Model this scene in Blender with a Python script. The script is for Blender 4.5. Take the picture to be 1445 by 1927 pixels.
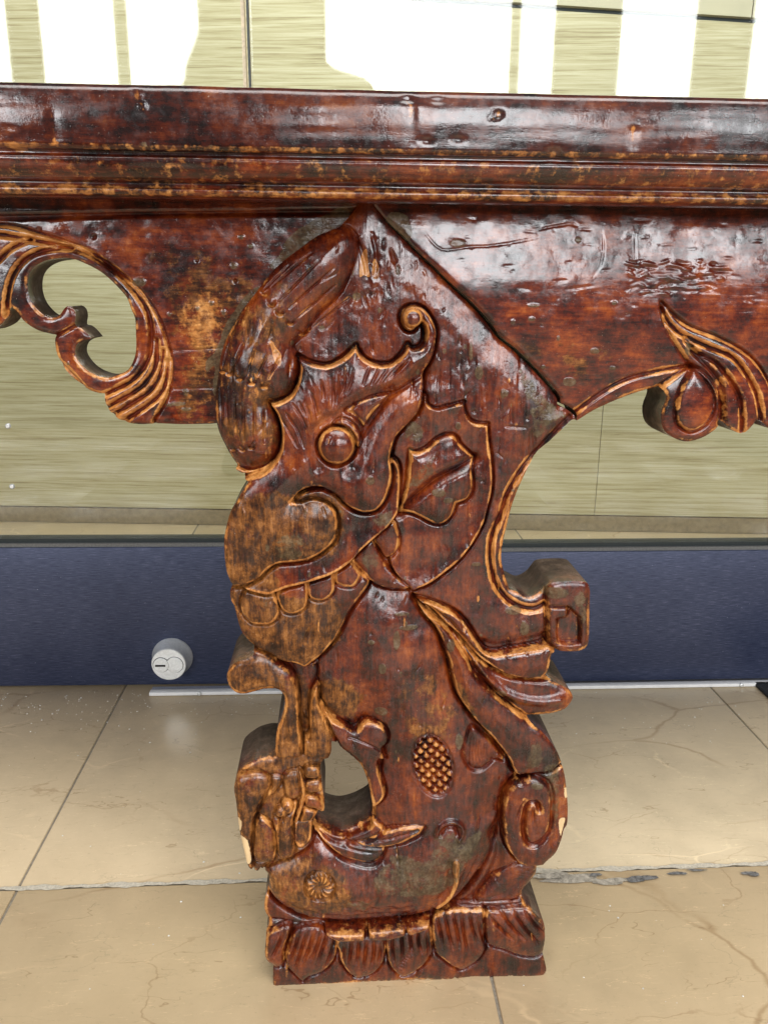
import bpy, bmesh, math, random
import numpy as np
from mathutils import Vector, Matrix
from mathutils.geometry import tessellate_polygon

random.seed(4); RNG = np.random.default_rng(11)
for o in list(bpy.data.objects): bpy.data.objects.remove(o)
SC = bpy.context.scene; COL = SC.collection

# ------------------------------------------------------------------ camera
FPX, PITCH, YAW, ROLL = 1500.0, math.radians(15.68), math.radians(3.3), .008
CAM = np.array([0., -.685, .712])
_f = np.array([math.sin(YAW)*math.cos(PITCH), math.cos(YAW)*math.cos(PITCH), -math.sin(PITCH)])
_r0 = np.array([math.cos(YAW), -math.sin(YAW), 0.]); _u0 = np.cross(_r0, _f)
_r = _r0*math.cos(ROLL)+_u0*math.sin(ROLL); _u = _u0*math.cos(ROLL)-_r0*math.sin(ROLL)
cd = bpy.data.cameras.new('camera'); cam = bpy.data.objects.new('camera', cd); COL.objects.link(cam)
cd.sensor_fit = 'VERTICAL'; cd.sensor_height = 36; cd.lens = 36*FPX/1927; cd.clip_start = .02; cd.clip_end = 60
cam.matrix_world = Matrix(((_r[0], _u[0], -_f[0], CAM[0]), (_r[1], _u[1], -_f[1], CAM[1]), (_r[2], _u[2], -_f[2], CAM[2]), (0, 0, 0, 1)))
SC.camera = cam
SC.render.resolution_x = 767; SC.render.resolution_y = 1024
SC.view_settings.view_transform = 'Standard'; SC.view_settings.look = 'None'
SC.cycles.max_bounces = 6; SC.cycles.diffuse_bounces = 3; SC.cycles.glossy_bounces = 3; SC.cycles.transparent_max_bounces = 8
SC.view_settings.exposure = 0; SC.view_settings.gamma = 1

def rays(u, v):
    u = np.asarray(u, float); v = np.asarray(v, float)
    return _f*FPX+_r*(u-722.5)[..., None]-_u*(v-963.5)[..., None]
def at_y(u, v, Y):
    d = rays(u, v); t = (Y-CAM[1])/d[..., 1]; return CAM+d*t[..., None]
def at_z(u, v, Z):
    d = rays(u, v); t = (Z-CAM[2])/d[..., 2]; return CAM+d*t[..., None]

# ------------------------------------------------------------------ light: tall daylight windows across the way, soft grey surround
w = bpy.data.worlds.new('World'); SC.world = w; w.use_nodes = True
w.node_tree.nodes['Background'].inputs[0].default_value = (.95, .97, 1, 1)
w.node_tree.nodes['Background'].inputs[1].default_value = .13
GLASS_Y, WIN_Y, WIN_L = .655, -4.2, 14.0
def window_light(u0, u1, z0, z1, k=1.0):
    def hit(u):
        d = rays(u, 80.); t = (GLASS_Y-CAM[1])/d[1]; p = CAM+d*t
        return p[0]+d[0]*(GLASS_Y-WIN_Y)/d[1]
    x0, x1 = hit(u0), hit(u1)
    L = bpy.data.lights.new('window_daylight', 'AREA'); L.shape = 'RECTANGLE'
    L.size = x1-x0; L.size_y = z1-z0; L.energy = WIN_L*k*math.pi*(x1-x0)*(z1-z0); L.color = (.96, .98, 1)
    o = bpy.data.objects.new('window_daylight', L); COL.objects.link(o)
    o.location = ((x0+x1)/2, WIN_Y, (z0+z1)/2); o.rotation_euler = (math.radians(90), 0, 0)
for a in ((-200, 6), (72, 216), (241, 378), (612, 960), (978, 1042), (1166, 1304), (1412, 1560)):
    sft = 64 if a[1] < 466 else 20                                   # the two leaves hang a little out of square
    window_light(a[0]-sft, a[1]-sft, 1.08, 2.75)
def lamp(name, loc, size, L_, rot, col):
    L = bpy.data.lights.new(name, 'AREA'); L.shape = 'RECTANGLE'; L.size, L.size_y = size; L.energy = L_*math.pi*size[0]*size[1]; L.color = col
    o = bpy.data.objects.new(name, L); COL.objects.link(o); o.location = loc; o.rotation_euler = rot
lamp('skylight', (.2, -1.75, 3.5), (3.6, 1.5), 9.0, (math.radians(32), 0, 0), (1, .98, .95))
lamp('interior_fill_lamp', (.2, 1.15, 2.75), (3.6, .5), 7.0, (math.radians(18), 0, 0), (1, .97, .88))  # unseen lamp added inside the shop to brighten the veneer behind the glass

# ------------------------------------------------------------------ node helpers
def newmat(name):
    m = bpy.data.materials.new(name); m.use_nodes = True
    nt = m.node_tree; return m, nt, nt.nodes['Principled BSDF']
class N:
    def __init__(s, nt): s.nt = nt
    def n(s, t, **k):
        x = s.nt.nodes.new(t)
        for a, b in k.items():
            if a.startswith('i_'):
                x.inputs[a[2:].replace('_', ' ')].default_value = b
            else: setattr(x, a, b)
        return x
    def l(s, a, b): s.nt.links.new(a, b)
    def coord(s, scale=(1, 1, 1), rot=(0, 0, 0)):
        t = s.n('ShaderNodeTexCoord'); m = s.n('ShaderNodeMapping'); m.inputs['Scale'].default_value = scale; m.inputs['Rotation'].default_value = rot
        s.l(t.outputs['Object'], m.inputs['Vector']); return m.outputs[0]
    def noise(s, vec, scale, detail=5, rough=.6, dist=0):
        x = s.n('ShaderNodeTexNoise'); x.inputs['Scale'].default_value = scale; x.inputs['Detail'].default_value = detail
        x.inputs['Roughness'].default_value = rough; x.inputs['Distortion'].default_value = dist
        s.l(vec, x.inputs['Vector']); return x.outputs['Fac']
    def ramp(s, fac, *stops):
        x = s.n('ShaderNodeValToRGB'); e = x.color_ramp.elements
        while len(e) < len(stops): e.new(.5)
        for i, (p, c) in enumerate(stops):
            e[i].position = p; e[i].color = (c if isinstance(c, tuple) else (c, c, c))+(1,)
        s.l(fac, x.inputs[0]); return x.outputs[0]
    def math(s, op, a, b=None, c=None):
        x = s.n('ShaderNodeMath', operation=op)
        for i, q in enumerate((a, b, c)):
            if q is None: continue
            if isinstance(q, (int, float)): x.inputs[i].default_value = q
            else: s.l(q, x.inputs[i])
        return x.outputs[0]
    def mix(s, f, a, b):
        x = s.n('ShaderNodeMix', data_type='RGBA')
        for i, q in ((0, f), (6, a), (7, b)):
            if isinstance(q, (int, float)): x.inputs[i].default_value = q
            elif isinstance(q, tuple): x.inputs[i].default_value = q+(1,)
            else: s.l(q, x.inputs[i])
        return x.outputs[2]
    def attr(s, name):
        x = s.n('ShaderNodeAttribute'); x.attribute_name = name; return x.outputs['Fac']
    def bump(s, h, strength, dist, normal=None):
        x = s.n('ShaderNodeBump'); x.inputs['Strength'].default_value = strength; x.inputs['Distance'].default_value = dist
        s.l(h, x.inputs['Height'])
        if normal is not None: s.l(normal, x.inputs['Normal'])
        return x.outputs[0]
    def sstep(s, f, a, b):
        x = s.n('ShaderNodeMapRange', interpolation_type='SMOOTHSTEP'); x.inputs[1].default_value = a; x.inputs[2].default_value = b
        s.l(f, x.inputs[0]); return x.outputs[0]

def lacquer(name, grain, dk=1.0):
    """old red-brown lacquer over wood; grain 'x' or 'z' = direction of the fibres"""
    m, nt, P = newmat(name); g = N(nt)
    st = (9, 60, 60) if grain == 'x' else (60, 60, 9)
    v = g.coord(); vg = g.coord(tuple(q/60 for q in st))
    gr = g.noise(vg, 300, 4, .72); gr2 = g.noise(vg, 95, 5, .74, .3)
    cl = g.noise(v, 26, 6, .74); cl2 = g.noise(v, 80, 4, .68); fine = g.noise(v, 420, 2, .6)
    lac = g.ramp(g.math('ADD', g.math('MULTIPLY', cl, .56), g.math('ADD', g.math('MULTIPLY', gr2, .26), g.math('MULTIPLY', gr, .18))),
                 *[(p_, tuple(dk*q_ for q_ in c_)) for p_, c_ in ((.38, (.0035, .0014, .0012)), (.45, (.022, .0030, .0017)), (.515, (.090, .0105, .0024)), (.58, (.20, .036, .0048)), (.66, (.38, .105, .016)))])
    lac = g.mix(g.math('MULTIPLY', g.sstep(gr, .5, .75), .35), lac, (.018, .004, .003))
    worn = g.ramp(g.math('ADD', g.math('MULTIPLY', gr, .55), g.math('MULTIPLY', cl2, .45)),
                  (.34, (.14, .042, .010)), (.49, (.43, .16, .036)), (.64, (.68, .33, .10)))
    gold = g.ramp(g.math('ADD', g.math('MULTIPLY', gr, .34), g.math('ADD', g.math('MULTIPLY', cl2, .36), g.math('MULTIPLY', cl, .30))),
                  (.38, (.010, .0035, .002)), (.46, (.050, .016, .005)), (.53, (.175, .060, .012)), (.64, (.42, .175, .045)))
    put = g.ramp(g.math('ADD', g.math('MULTIPLY', fine, .4), g.math('MULTIPLY', cl2, .6)), (.32, (.022, .014, .007)), (.47, (.085, .060, .030)), (.6, (.15, .115, .068)), (.75, (.26, .21, .14)))
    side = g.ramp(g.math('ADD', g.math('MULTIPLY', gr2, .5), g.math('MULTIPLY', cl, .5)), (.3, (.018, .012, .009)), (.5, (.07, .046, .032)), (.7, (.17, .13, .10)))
    bare = (.68, .49, .27)
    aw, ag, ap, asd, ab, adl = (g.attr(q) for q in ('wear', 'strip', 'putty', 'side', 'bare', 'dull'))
    wob = g.math('MULTIPLY', g.math('SUBTRACT', g.noise(v, 120, 3, .7), .5), 1.3)
    wob2 = g.math('MULTIPLY', g.math('SUBTRACT', g.noise(v, 45, 5, .78), .5), 2.2)
    fw = g.sstep(g.math('ADD', aw, wob), .30, .62)
    fg = g.sstep(g.math('ADD', ag, wob2), .34, .64)
    fp = g.math('MULTIPLY', g.sstep(g.math('ADD', ap, g.math('ADD', g.math('MULTIPLY', wob, 1.1), g.math('MULTIPLY', wob2, .5))), .46, .78), g.math('ADD', .25, g.math('MULTIPLY', gr, .9)))
    fb = g.sstep(g.math('ADD', ab, g.math('ADD', g.math('MULTIPLY', wob, .7), g.math('MULTIPLY', wob2, .5))), .46, .58)
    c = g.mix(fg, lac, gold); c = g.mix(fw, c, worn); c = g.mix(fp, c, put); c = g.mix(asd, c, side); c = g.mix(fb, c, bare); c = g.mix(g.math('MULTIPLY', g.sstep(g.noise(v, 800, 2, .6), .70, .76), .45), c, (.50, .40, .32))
    g.l(c, P.inputs['Base Color'])
    rough = g.math('ADD', g.math('MULTIPLY', g.math('MAXIMUM', fp, g.math('MAXIMUM', asd, fb)), .35), .42)
    g.l(rough, P.inputs['Roughness'])
    cw = g.math('SUBTRACT', 1.0, g.math('MULTIPLY', g.math('MAXIMUM', g.math('MULTIPLY', fp, .75), g.math('MAXIMUM', asd, fb)), .95))
    cw = g.math('MULTIPLY', cw, g.math('SUBTRACT', 1, g.math('MULTIPLY', fg, .35)))
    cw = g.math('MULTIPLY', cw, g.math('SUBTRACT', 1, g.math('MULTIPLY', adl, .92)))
    g.l(cw, P.inputs['Coat Weight'])
    g.l(g.math('ADD', g.math('MULTIPLY', g.sstep(cl2, .35, .7), .20), .07 if grain == 'x' else .12), P.inputs['Coat Roughness'])
    P.inputs['Specular IOR Level'].default_value = .12; P.inputs['Coat IOR'].default_value = 1.55
    pits = g.sstep(fine, .62, .75)
    h = g.math('ADD', g.math('MULTIPLY', gr, .5), g.math('ADD', g.math('MULTIPLY', cl2, .9), g.math('MULTIPLY', pits, -.2)))
    h = g.math('ADD', h, g.math('MULTIPLY', fp, fine))
    b = g.bump(h, .13 if grain == 'x' else .32, .0011); g.l(b, P.inputs['Normal']); g.l(b, P.inputs['Coat Normal'])
    return m
M_LEG = lacquer('carved_lacquer', 'z', 1.0); M_RAIL = lacquer('planed_lacquer', 'x', 1.2); M_TOP = lacquer('table_edge_lacquer', 'x', .55)

# ------------------------------------------------------------------ small object helpers
def link(name, me, mat, parent=None):
    o = bpy.data.objects.new(name, me); COL.objects.link(o)
    if mat is not None: me.materials.append(mat)
    o.parent = parent; return o
def tag(o, label=None, cat=None, group=None, kind=None):
    for k, v in (('label', label), ('category', cat), ('group', group), ('kind', kind)):
        if v: o[k] = v
    return o
def empty(name, loc=(0, 0, 0), rz=0):
    o = bpy.data.objects.new(name, None); COL.objects.link(o); o.location = loc; o.rotation_euler.z = rz; o.empty_display_size = .05; return o
def box(name, lo, hi, mat, parent=None, bev=0, seg=2):
    bm = bmesh.new(); bmesh.ops.create_cube(bm, size=1)
    for v in bm.verts:
        for i in range(3): v.co[i] = lo[i]+(v.co[i]+.5)*(hi[i]-lo[i])
    if bev: bmesh.ops.bevel(bm, geom=bm.edges[:], offset=bev, segments=seg, affect='EDGES', profile=.5)
    me = bpy.data.meshes.new(name); bm.to_mesh(me); bm.free()
    if bev:
        for p in me.polygons: p.use_smooth = True
        if hasattr(me, 'shade_auto_smooth'): pass
    return link(name, me, mat, parent)
def lathe(name, prof, mat, parent, axis_o, seg=40, squash=1):
    """profile (radius, depth) turned about -Y through axis_o"""
    vs, fs = [], []
    for r, d in prof:
        for k in range(seg):
            a = 2*math.pi*k/seg; vs.append((axis_o[0]+r*math.cos(a), axis_o[1]-d, axis_o[2]+r*math.sin(a)*squash))
    for i in range(len(prof)-1):
        for k in range(seg):
            a, b = i*seg+k, i*seg+(k+1) % seg; fs.append((a, b, b+seg, a+seg))
    fs.append(tuple(range((len(prof)-1)*seg, len(prof)*seg)))
    me = bpy.data.meshes.new(name); me.from_pydata(vs, [], fs)
    for p in me.polygons: p.use_smooth = len(p.vertices) == 4
    return link(name, me, mat, parent)

# ------------------------------------------------------------------ relief carving: height field over the front plane of a board
def cr(pts, closed=True, n=5):
    P = np.array(pts, float); m = len(P); out = []
    rng = range(m) if closed else range(m-1)
    for i in rng:
        if closed: a, b, c, d = P[(i-1) % m], P[i], P[(i+1) % m], P[(i+2) % m]
        else: a, b, c, d = P[max(i-1, 0)], P[i], P[i+1], P[min(i+2, m-1)]
        if np.allclose(b, c): continue
        for k in range(n):
            t = k/n
            out.append(.5*((2*b)+(c-a)*t+(2*a-5*b+4*c-d)*t*t+(3*b-a-3*c+d)*t**3))
    if not closed: out.append(P[-1])
    return np.array(out)
def seg_dist(U, V, poly, closed):
    best = np.full(U.shape, 1e12); ins = np.zeros(U.shape, bool); par = np.zeros(U.shape)
    m = len(poly); L = 0
    for i in range(m if closed else m-1):
        ax, ay = poly[i]; bx, by = poly[(i+1) % m]; dx, dy = bx-ax, by-ay; q = dx*dx+dy*dy
        if q < 1e-9: continue
        px, py = U-ax, V-ay; t = np.clip((px*dx+py*dy)/q, 0, 1)
        d2 = (px-t*dx)**2+(py-t*dy)**2
        if closed:
            np.minimum(best, d2, out=best)
            if ay != by:
                ins ^= ((ay > V) != (by > V)) & (U < dx*(V-ay)/dy+ax)
        else:
            mk = d2 < best; best[mk] = d2[mk]; par[mk] = L+t[mk]*math.sqrt(q); L += math.sqrt(q)
    d = np.sqrt(best)
    return (np.where(ins, d, -d) if closed else d), par/max(L, 1e-6)
def vnoise(shape, su, sv, seed):
    r = np.random.default_rng(seed); ny, nx = shape
    gy, gx = int(ny/sv)+4, int(nx/su)+4; G = r.standard_normal((gy, gx))
    y = np.arange(ny)/sv+1; x = np.arange(nx)/su+1
    iy = y.astype(int); ix = x.astype(int); fy = (y-iy); fx = (x-ix)
    fy = fy*fy*(3-2*fy); fx = fx*fx*(3-2*fx)
    a = G[iy][:, ix]*(1-fx)+G[iy][:, ix+1]*fx; b = G[iy+1][:, ix]*(1-fx)+G[iy+1][:, ix+1]*fx
    return a*(1-fy)[:, None]+b*fy[:, None]
def blur(A, n):
    for _ in range(n):
        B = np.pad(A, 1, mode='edge'); A = (B[:-2, 1:-1]+B[2:, 1:-1]+2*B[1:-1, 1:-1])/4
        B = np.pad(A, 1, mode='edge'); A = (B[1:-1, :-2]+B[1:-1, 2:]+2*B[1:-1, 1:-1])/4
    return A
def sm(x, a, b):
    t = np.clip((x-a)/(b-a), 0, 1); return t*t*(3-2*t)
HS = .0006
class Relief:
    def __init__(s, outline, holes=(), step=1.6, n=3, y0=0., seed=1):
        s.y0 = y0; s.step = step; s.out = cr(outline, True, n); s.holes = [cr(h, True, n) for h in holes]
        lo, hi = s.out.min(0)-4, s.out.max(0)+4
        s.u = np.arange(lo[0], hi[0], step); s.v = np.arange(lo[1], hi[1], step)
        s.U, s.V = np.meshgrid(s.u, s.v); s.shape = s.U.shape
        s.D = s.sdf(s.out)
        for h in s.holes: s.D = np.minimum(s.D, -s.sdf(h))
        z = lambda: np.zeros(s.shape)
        s.H, s.wear, s.strip, s.putty, s.bare = z(), z(), z(), z(), z()
        s.rn = np.clip(.72+.42*vnoise(s.shape, 38*1.6/step, 38*1.6/step, seed+9)+.25*vnoise(s.shape, 9*1.6/step, 9*1.6/step, seed+8), .05, 1.25); s.lab = np.zeros(s.shape, int); s.names = ['']; s.seed = seed
    def sdf(s, poly, full=True):
        d = np.empty(s.shape)
        for i in range(0, s.shape[0], 128): d[i:i+128] = seg_dist(s.U[i:i+128], s.V[i:i+128], poly, True)[0]
        return d
    def win(s, poly, mg):
        lo, hi = poly.min(0)-mg, poly.max(0)+mg
        j0, j1 = np.searchsorted(s.u, [lo[0], hi[0]]); i0, i1 = np.searchsorted(s.v, [lo[1], hi[1]])
        return slice(i0, max(i1, i0+1)), slice(j0, max(j1, j0+1))
    def shape_(s, pts, h=None, dome=0, dw=20, er=3, ew=3, g=4, gw=4, name=None, rim=.75, add=False, soft=1.5, n=5, fn=None):
        P = cr(pts, True, n); W = s.win(P, gw*3+8); U, V = s.U[W], s.V[W]
        d, _ = seg_dist(U, V, P, True); H = s.H[W]
        di = np.maximum(d, 0); k = sm(d, -soft, soft)
        prof = (1.2 if dome > 0 else .8)*dome*(1-np.exp(-di/dw))-.5*er*np.exp(-di/(.7*ew))
        if fn is not None: prof = prof+fn(U, V, di)
        if g: H = H-1.7*g*np.exp(-(np.minimum(d, 0)/(.55*gw))**2)*(1-k)
        if isinstance(h, tuple): h = float(np.median(s.H[W][d > 0]))+h[0]
        tgt = H+prof if add else (h+prof)
        s.H[W] = H*(1-k)+tgt*k
        if rim: s.wear[W] = np.maximum(s.wear[W]*(1-.8*k), rim*s.rn[W]*np.exp(-((d-3.0)/3.4)**2)*(d > -1.5))
        if name:
            if name not in s.names: s.names.append(name)
            s.lab[W][d > 0] = len(s.names)-1
            s.names.append(name)
            s.lab[W][d > 0] = len(s.names)-1
        return d
    def line(s, pts, w=2.2, dep=3, taper=False, n=4, edge=0):
        P = cr(pts, False, n) if len(pts) > 2 else np.array(pts, float); W = s.win(P, w*3+8)
        d, t = seg_dist(s.U[W], s.V[W], P, False)
        a = dep*(np.sin(np.clip(t, .04, .96)*math.pi)**.6 if taper else 1)
        s.H[W] -= a*np.exp(-(d/w)**2)
        if edge: s.wear[W] = np.maximum(s.wear[W], edge*s.rn[W]*np.exp(-((d-w*1.5)/(w*.8))**2))
    def paint(s, A, pts, val=1., soft=6):
        P = cr(pts, True, 4); W = s.win(P, soft*2+4); d, _ = seg_dist(s.U[W], s.V[W], P, True)
        A[W] = np.maximum(A[W], val*sm(d, -soft, soft))
    def spot(s, A, u, v, ru, rv=None, val=1., hgt=0):
        rv = rv or ru; P = np.array([(u-ru, v-rv), (u+ru, v+rv)]); W = s.win(P, 6)
        q = np.sqrt(((s.U[W]-u)/ru)**2+((s.V[W]-v)/rv)**2)
        A[W] = np.maximum(A[W], val*sm(-q, -1.25, -.75)); s.H[W] += hgt*sm(-q, -1.2, -.6)
    def finish(s, main, thick, mat, parent, side_back=0, rnd=5, rw=4, labels={}, chip=.35, grain='z', nz=1.0, clean=()):
        sh = s.shape; k = 1.6/s.step
        s.H -= .7*rnd*np.exp(-np.maximum(s.D, 0)/(.75*rw)); s.H = .35*s.H+.65*blur(s.H, 1)
        st = (9, 40) if grain == 'z' else (40, 9)
        s.H += nz*(.16*vnoise(sh, 9*k, 9*k, s.seed)+1.0*vnoise(sh, 34*k, 34*k, s.seed+1)+.10*vnoise(sh, st[0]*.33*k, st[1]*k, s.seed+2)+.03*vnoise(sh, 2.4*k, 2.4*k, s.seed+4)+.22*vnoise(sh, 14*k, 14*k, s.seed+5))
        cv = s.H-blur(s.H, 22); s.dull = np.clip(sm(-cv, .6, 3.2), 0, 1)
        edge = .55*s.rn*np.exp(-((s.D-3)/4)**2)
        for pl in clean:
            P = cr(pl, False, 3); W = s.win(P, 40); dq, _ = seg_dist(s.U[W], s.V[W], P, False); edge[W] *= 1-.9*np.exp(-(dq/16)**2)
        s.wear = np.clip(np.maximum(s.wear, np.maximum(edge, chip*sm(cv, 1.2, 4))), 0, 1.2)
        cell = .25*(s.D[:-1, :-1]+s.D[1:, :-1]+s.D[:-1, 1:]+s.D[1:, 1:]) > 0
        ny, nx = sh; idx = np.arange(ny*nx).reshape(sh)
        a, b, c, d = idx[:-1, :-1], idx[:-1, 1:], idx[1:, 1:], idx[1:, :-1]
        quads = np.stack([a[cell], d[cell], c[cell], b[cell]], 1)           # facing -Y
        # boundary edges
        E = np.concatenate([quads[:, [0, 1]], quads[:, [1, 2]], quads[:, [2, 3]], quads[:, [3, 0]]])
        key = np.sort(E, 1); key = key[:, 0].astype(np.int64)*(ny*nx)+key[:, 1]
        _, inv, cnt = np.unique(key, return_inverse=True, return_counts=True)
        BE = E[cnt[inv] == 1]; bv = np.unique(BE)
        gy, gx = np.gradient(s.D, s.step); gl = np.hypot(gx, gy)+1e-9
        U, V = s.U.ravel().copy(), s.V.ravel().copy(); D = s.D.ravel()
        mv = np.clip(D[bv], -1.6*s.step, 1.6*s.step)
        U[bv] -= mv*(gx/gl).ravel()[bv]; V[bv] -= mv*(gy/gl).ravel()[bv]
        pos = at_y(U, V, s.y0); pos[:, 1] = s.y0-s.H.ravel()*HS
        # normals from the height field
        Pg = pos.reshape(ny, nx, 3); du = np.gradient(Pg, axis=1); dv = np.gradient(Pg, axis=0)
        nr = np.cross(du, -dv); nr /= np.linalg.norm(nr, axis=2, keepdims=True)+1e-12
        nr[nr[..., 1] > 0] *= -1
        nr = nr.reshape(-1, 3)
        labq = s.lab[:-1, :-1][cell]; objs = {}
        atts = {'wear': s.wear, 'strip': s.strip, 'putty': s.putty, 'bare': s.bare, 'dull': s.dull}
        def emit(name, q, par, walls=False):
            ids, inv = np.unique(q, return_inverse=True); q2 = inv.reshape(-1, 4)
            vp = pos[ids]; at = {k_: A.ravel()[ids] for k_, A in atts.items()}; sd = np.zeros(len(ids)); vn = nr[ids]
            if walls:
                n0 = len(vp); wi, winv = np.unique(BE, return_inverse=True); we = winv.reshape(-1, 2); m = len(wi)
                rows = [pos[wi]]
                nwob = vnoise((1, max(m, 2)), 6, 1, 5)[0][:m]
                for tt in (.03, .35, .7, 1.):
                    r = pos[wi].copy(); r[:, 1] = r[:, 1]*(1-tt)+(s.y0+thick)*tt; rows.append(r)
                wv = np.concatenate(rows); wq = []
                for i in range(4):
                    wq.append(np.stack([we[:, 1]+i*m, we[:, 0]+i*m, we[:, 0]+(i+1)*m, we[:, 1]+(i+1)*m], 1))
                q2 = np.concatenate([q2]+[x+n0 for x in wq]); vp = np.concatenate([vp, wv])
                for k_ in at:
                    e_ = at[k_]; base = np.minimum(atts[k_].ravel()[wi], .4 if k_ == 'wear' else 9)
                    at[k_] = np.concatenate([e_, base, base]+[base*0]*3) if k_ != 'bare' else np.concatenate([e_, base, base, base, base*.6, base*0])
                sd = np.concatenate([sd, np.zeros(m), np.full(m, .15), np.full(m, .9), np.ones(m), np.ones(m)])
            me = bpy.data.meshes.new(name); me.vertices.add(len(vp)); me.vertices.foreach_set('co', vp.astype(np.float32).ravel())
            nq = len(q2); me.loops.add(nq*4); me.loops.foreach_set('vertex_index', q2.astype(np.int32).ravel())
            me.polygons.add(nq); me.polygons.foreach_set('loop_start', np.arange(nq, dtype=np.int32)*4)
            me.update(calc_edges=True); me.polygons.foreach_set('use_smooth', np.ones(nq, bool))
            for k_, A in list(at.items())+[('side', sd)]:
                x = me.attributes.new(k_, 'FLOAT', 'POINT'); x.data.foreach_set('value', A.astype(np.float32))
            if not walls: me.normals_split_custom_set_from_vertices(vn.tolist())
            return link(name, me, mat, par)
        root = emit(main, quads[labq == 0], parent, True)
        for i, nm in enumerate(s.names):
            if i and (labq == i).any():
                o = emit(nm, quads[labq == i], root)
                if nm in labels: o['label'] = labels[nm]
        # plain sawn back
        loops = [[Vector((*p, 0)) for p in s.out]]+[[Vector((*p, 0)) for p in h] for h in s.holes]
        tri = tessellate_polygon(loops); allp = np.concatenate([s.out]+s.holes)
        bp = at_y(allp[:, 0], allp[:, 1], s.y0); bp[:, 1] = s.y0+thick
        me = bpy.data.meshes.new('back_face'); me.from_pydata(bp.tolist(), [], [tuple(t) for t in tri])
        x = me.attributes.new('side', 'FLOAT', 'POINT'); x.data.foreach_set('value', np.ones(len(bp), np.float32))
        link('back_face', me, mat, root)
        return root

# ================================================================== SETTING
def stone(name, tint, veins):
    m, nt, P = newmat(name); g = N(nt); v = g.coord()
    cl = g.noise(v, 3.2, 6, .6, .6); cl2 = g.noise(v, 17, 5, .65); fine = g.noise(v, 160, 4, .7)
    t = np.array(tint)
    c = g.ramp(g.math('ADD', g.math('MULTIPLY', cl, .65), g.math('MULTIPLY', cl2, .35)), (.3, tuple(t*.80)), (.5, tuple(t)), (.7, tuple(np.minimum(t*1.13+.01, 1))))
    def crack(scale, width, seed, dist=.12):
        mp = g.n('ShaderNodeMapping'); g.l(v, mp.inputs[0]); mp.inputs['Location'].default_value = (seed, seed*1.7, 0); mp.inputs['Rotation'].default_value = (0, 0, seed); mp.inputs['Scale'].default_value = (1, 2.1, 1)
        nz = g.n('ShaderNodeTexNoise'); nz.inputs['Scale'].default_value = scale*1.7; nz.inputs['Detail'].default_value = 6; g.l(mp.outputs[0], nz.inputs['Vector'])
        ad = g.n('ShaderNodeMix', data_type='VECTOR'); ad.inputs[0].default_value = dist; g.l(mp.outputs[0], ad.inputs[4]); g.l(nz.outputs['Color'], ad.inputs[5])
        vo = g.n('ShaderNodeTexVoronoi', feature='DISTANCE_TO_EDGE'); vo.inputs['Scale'].default_value = scale; g.l(ad.outputs[1], vo.inputs['Vector'])
        gate = g.sstep(g.noise(mp.outputs[0], scale*.8, 3, .6), .47, .62)
        return g.math('MULTIPLY', g.sstep(vo.outputs['Distance'], width, 0.0), gate)
    c = g.mix(g.math('MULTIPLY', crack(2.3, .012, 1.3), .55), c, tuple(t*np.array((.55, .42, .30))))
    c = g.mix(g.math('MULTIPLY', crack(4.7, .010, 4.1), .5), c, tuple(t*np.array((.55, .42, .32))))
    c = g.mix(g.math('MULTIPLY', crack(8, .008, 7.7), .40), c, tuple(t*.5))
    c = g.mix(g.math('MULTIPLY', crack(3.1, .013, 9.2), .5), c, tuple(np.minimum(t*1.5, .9)))
    def hair(scale, seed, wd, stretch, amt, col, lo=.5):
        mp = g.n('ShaderNodeMapping'); g.l(v, mp.inputs[0]); mp.inputs['Location'].default_value = (seed, seed*.7, 0); mp.inputs['Rotation'].default_value = (0, 0, seed*2.1); mp.inputs['Scale'].default_value = (1, stretch, 1)
        n_ = g.noise(mp.outputs[0], scale, 4, .6); ln_ = g.sstep(g.math('ABSOLUTE', g.math('SUBTRACT', n_, .5)), wd, 0.0)
        return g.mix(g.math('MULTIPLY', g.math('MULTIPLY', ln_, g.sstep(g.noise(mp.outputs[0], scale*1.6, 2), lo, lo+.1)), amt), c, col)
    c = hair(5, 2.2, .006, 3, .6, tuple(t*np.array((.5, .40, .3)))); c = hair(11, 5.9, .008, 5, .5, tuple(np.minimum(t*1.6, .9)), .54); c = hair(16, 8.3, .012, 9, .45, tuple(t*.45), .56); c = hair(24, 3.7, .014, 12, .5, tuple(np.minimum(t*1.7, .9)), .57)
    c = g.mix(g.math('MULTIPLY', g.sstep(g.noise(v, 55, 5, .75), .60, .72), .22), c, tuple(t*np.array((.62, .5, .4))))
    c = g.mix(g.math('MULTIPLY', g.sstep(fine, .60, .74), .35), c, tuple(t*.5))
    g.l(c, P.inputs['Base Color'])
    g.l(g.math('ADD', g.math('MULTIPLY', cl2, .25), .20), P.inputs['Roughness'])
    g.l(g.bump(g.math('ADD', fine, g.math('MULTIPLY', cl2, 1.5)), .12, .001), P.inputs['Normal'])
    return m
M_ST = [stone('stone_grey_beige', (.58, .45, .285), 1), stone('stone_tan', (.56, .42, .25), 1), stone('stone_pale', (.61, .49, .32), 1)]
def plain(name, col, rough=.6, metal=0, bump=0, sc=200, var=.25):
    m, nt, P = newmat(name); g = N(nt); v = g.coord(); n = g.noise(v, sc, 5, .65); t = np.array(col)
    g.l(g.ramp(n, (.3, tuple(t*(1-var))), (.7, tuple(np.minimum(t*(1+var), 1)))), P.inputs['Base Color'])
    P.inputs['Roughness'].default_value = rough; P.inputs['Metallic'].default_value = metal
    if bump: g.l(g.bump(n, bump, .002), P.inputs['Normal'])
    return m
M_GROUT = plain('grout_pale', (.52, .47, .38), .9, 0, .5, 300)
M_GROUTD = plain('joint_dark', (.27, .235, .185), .9, 0, .5, 300)
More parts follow.
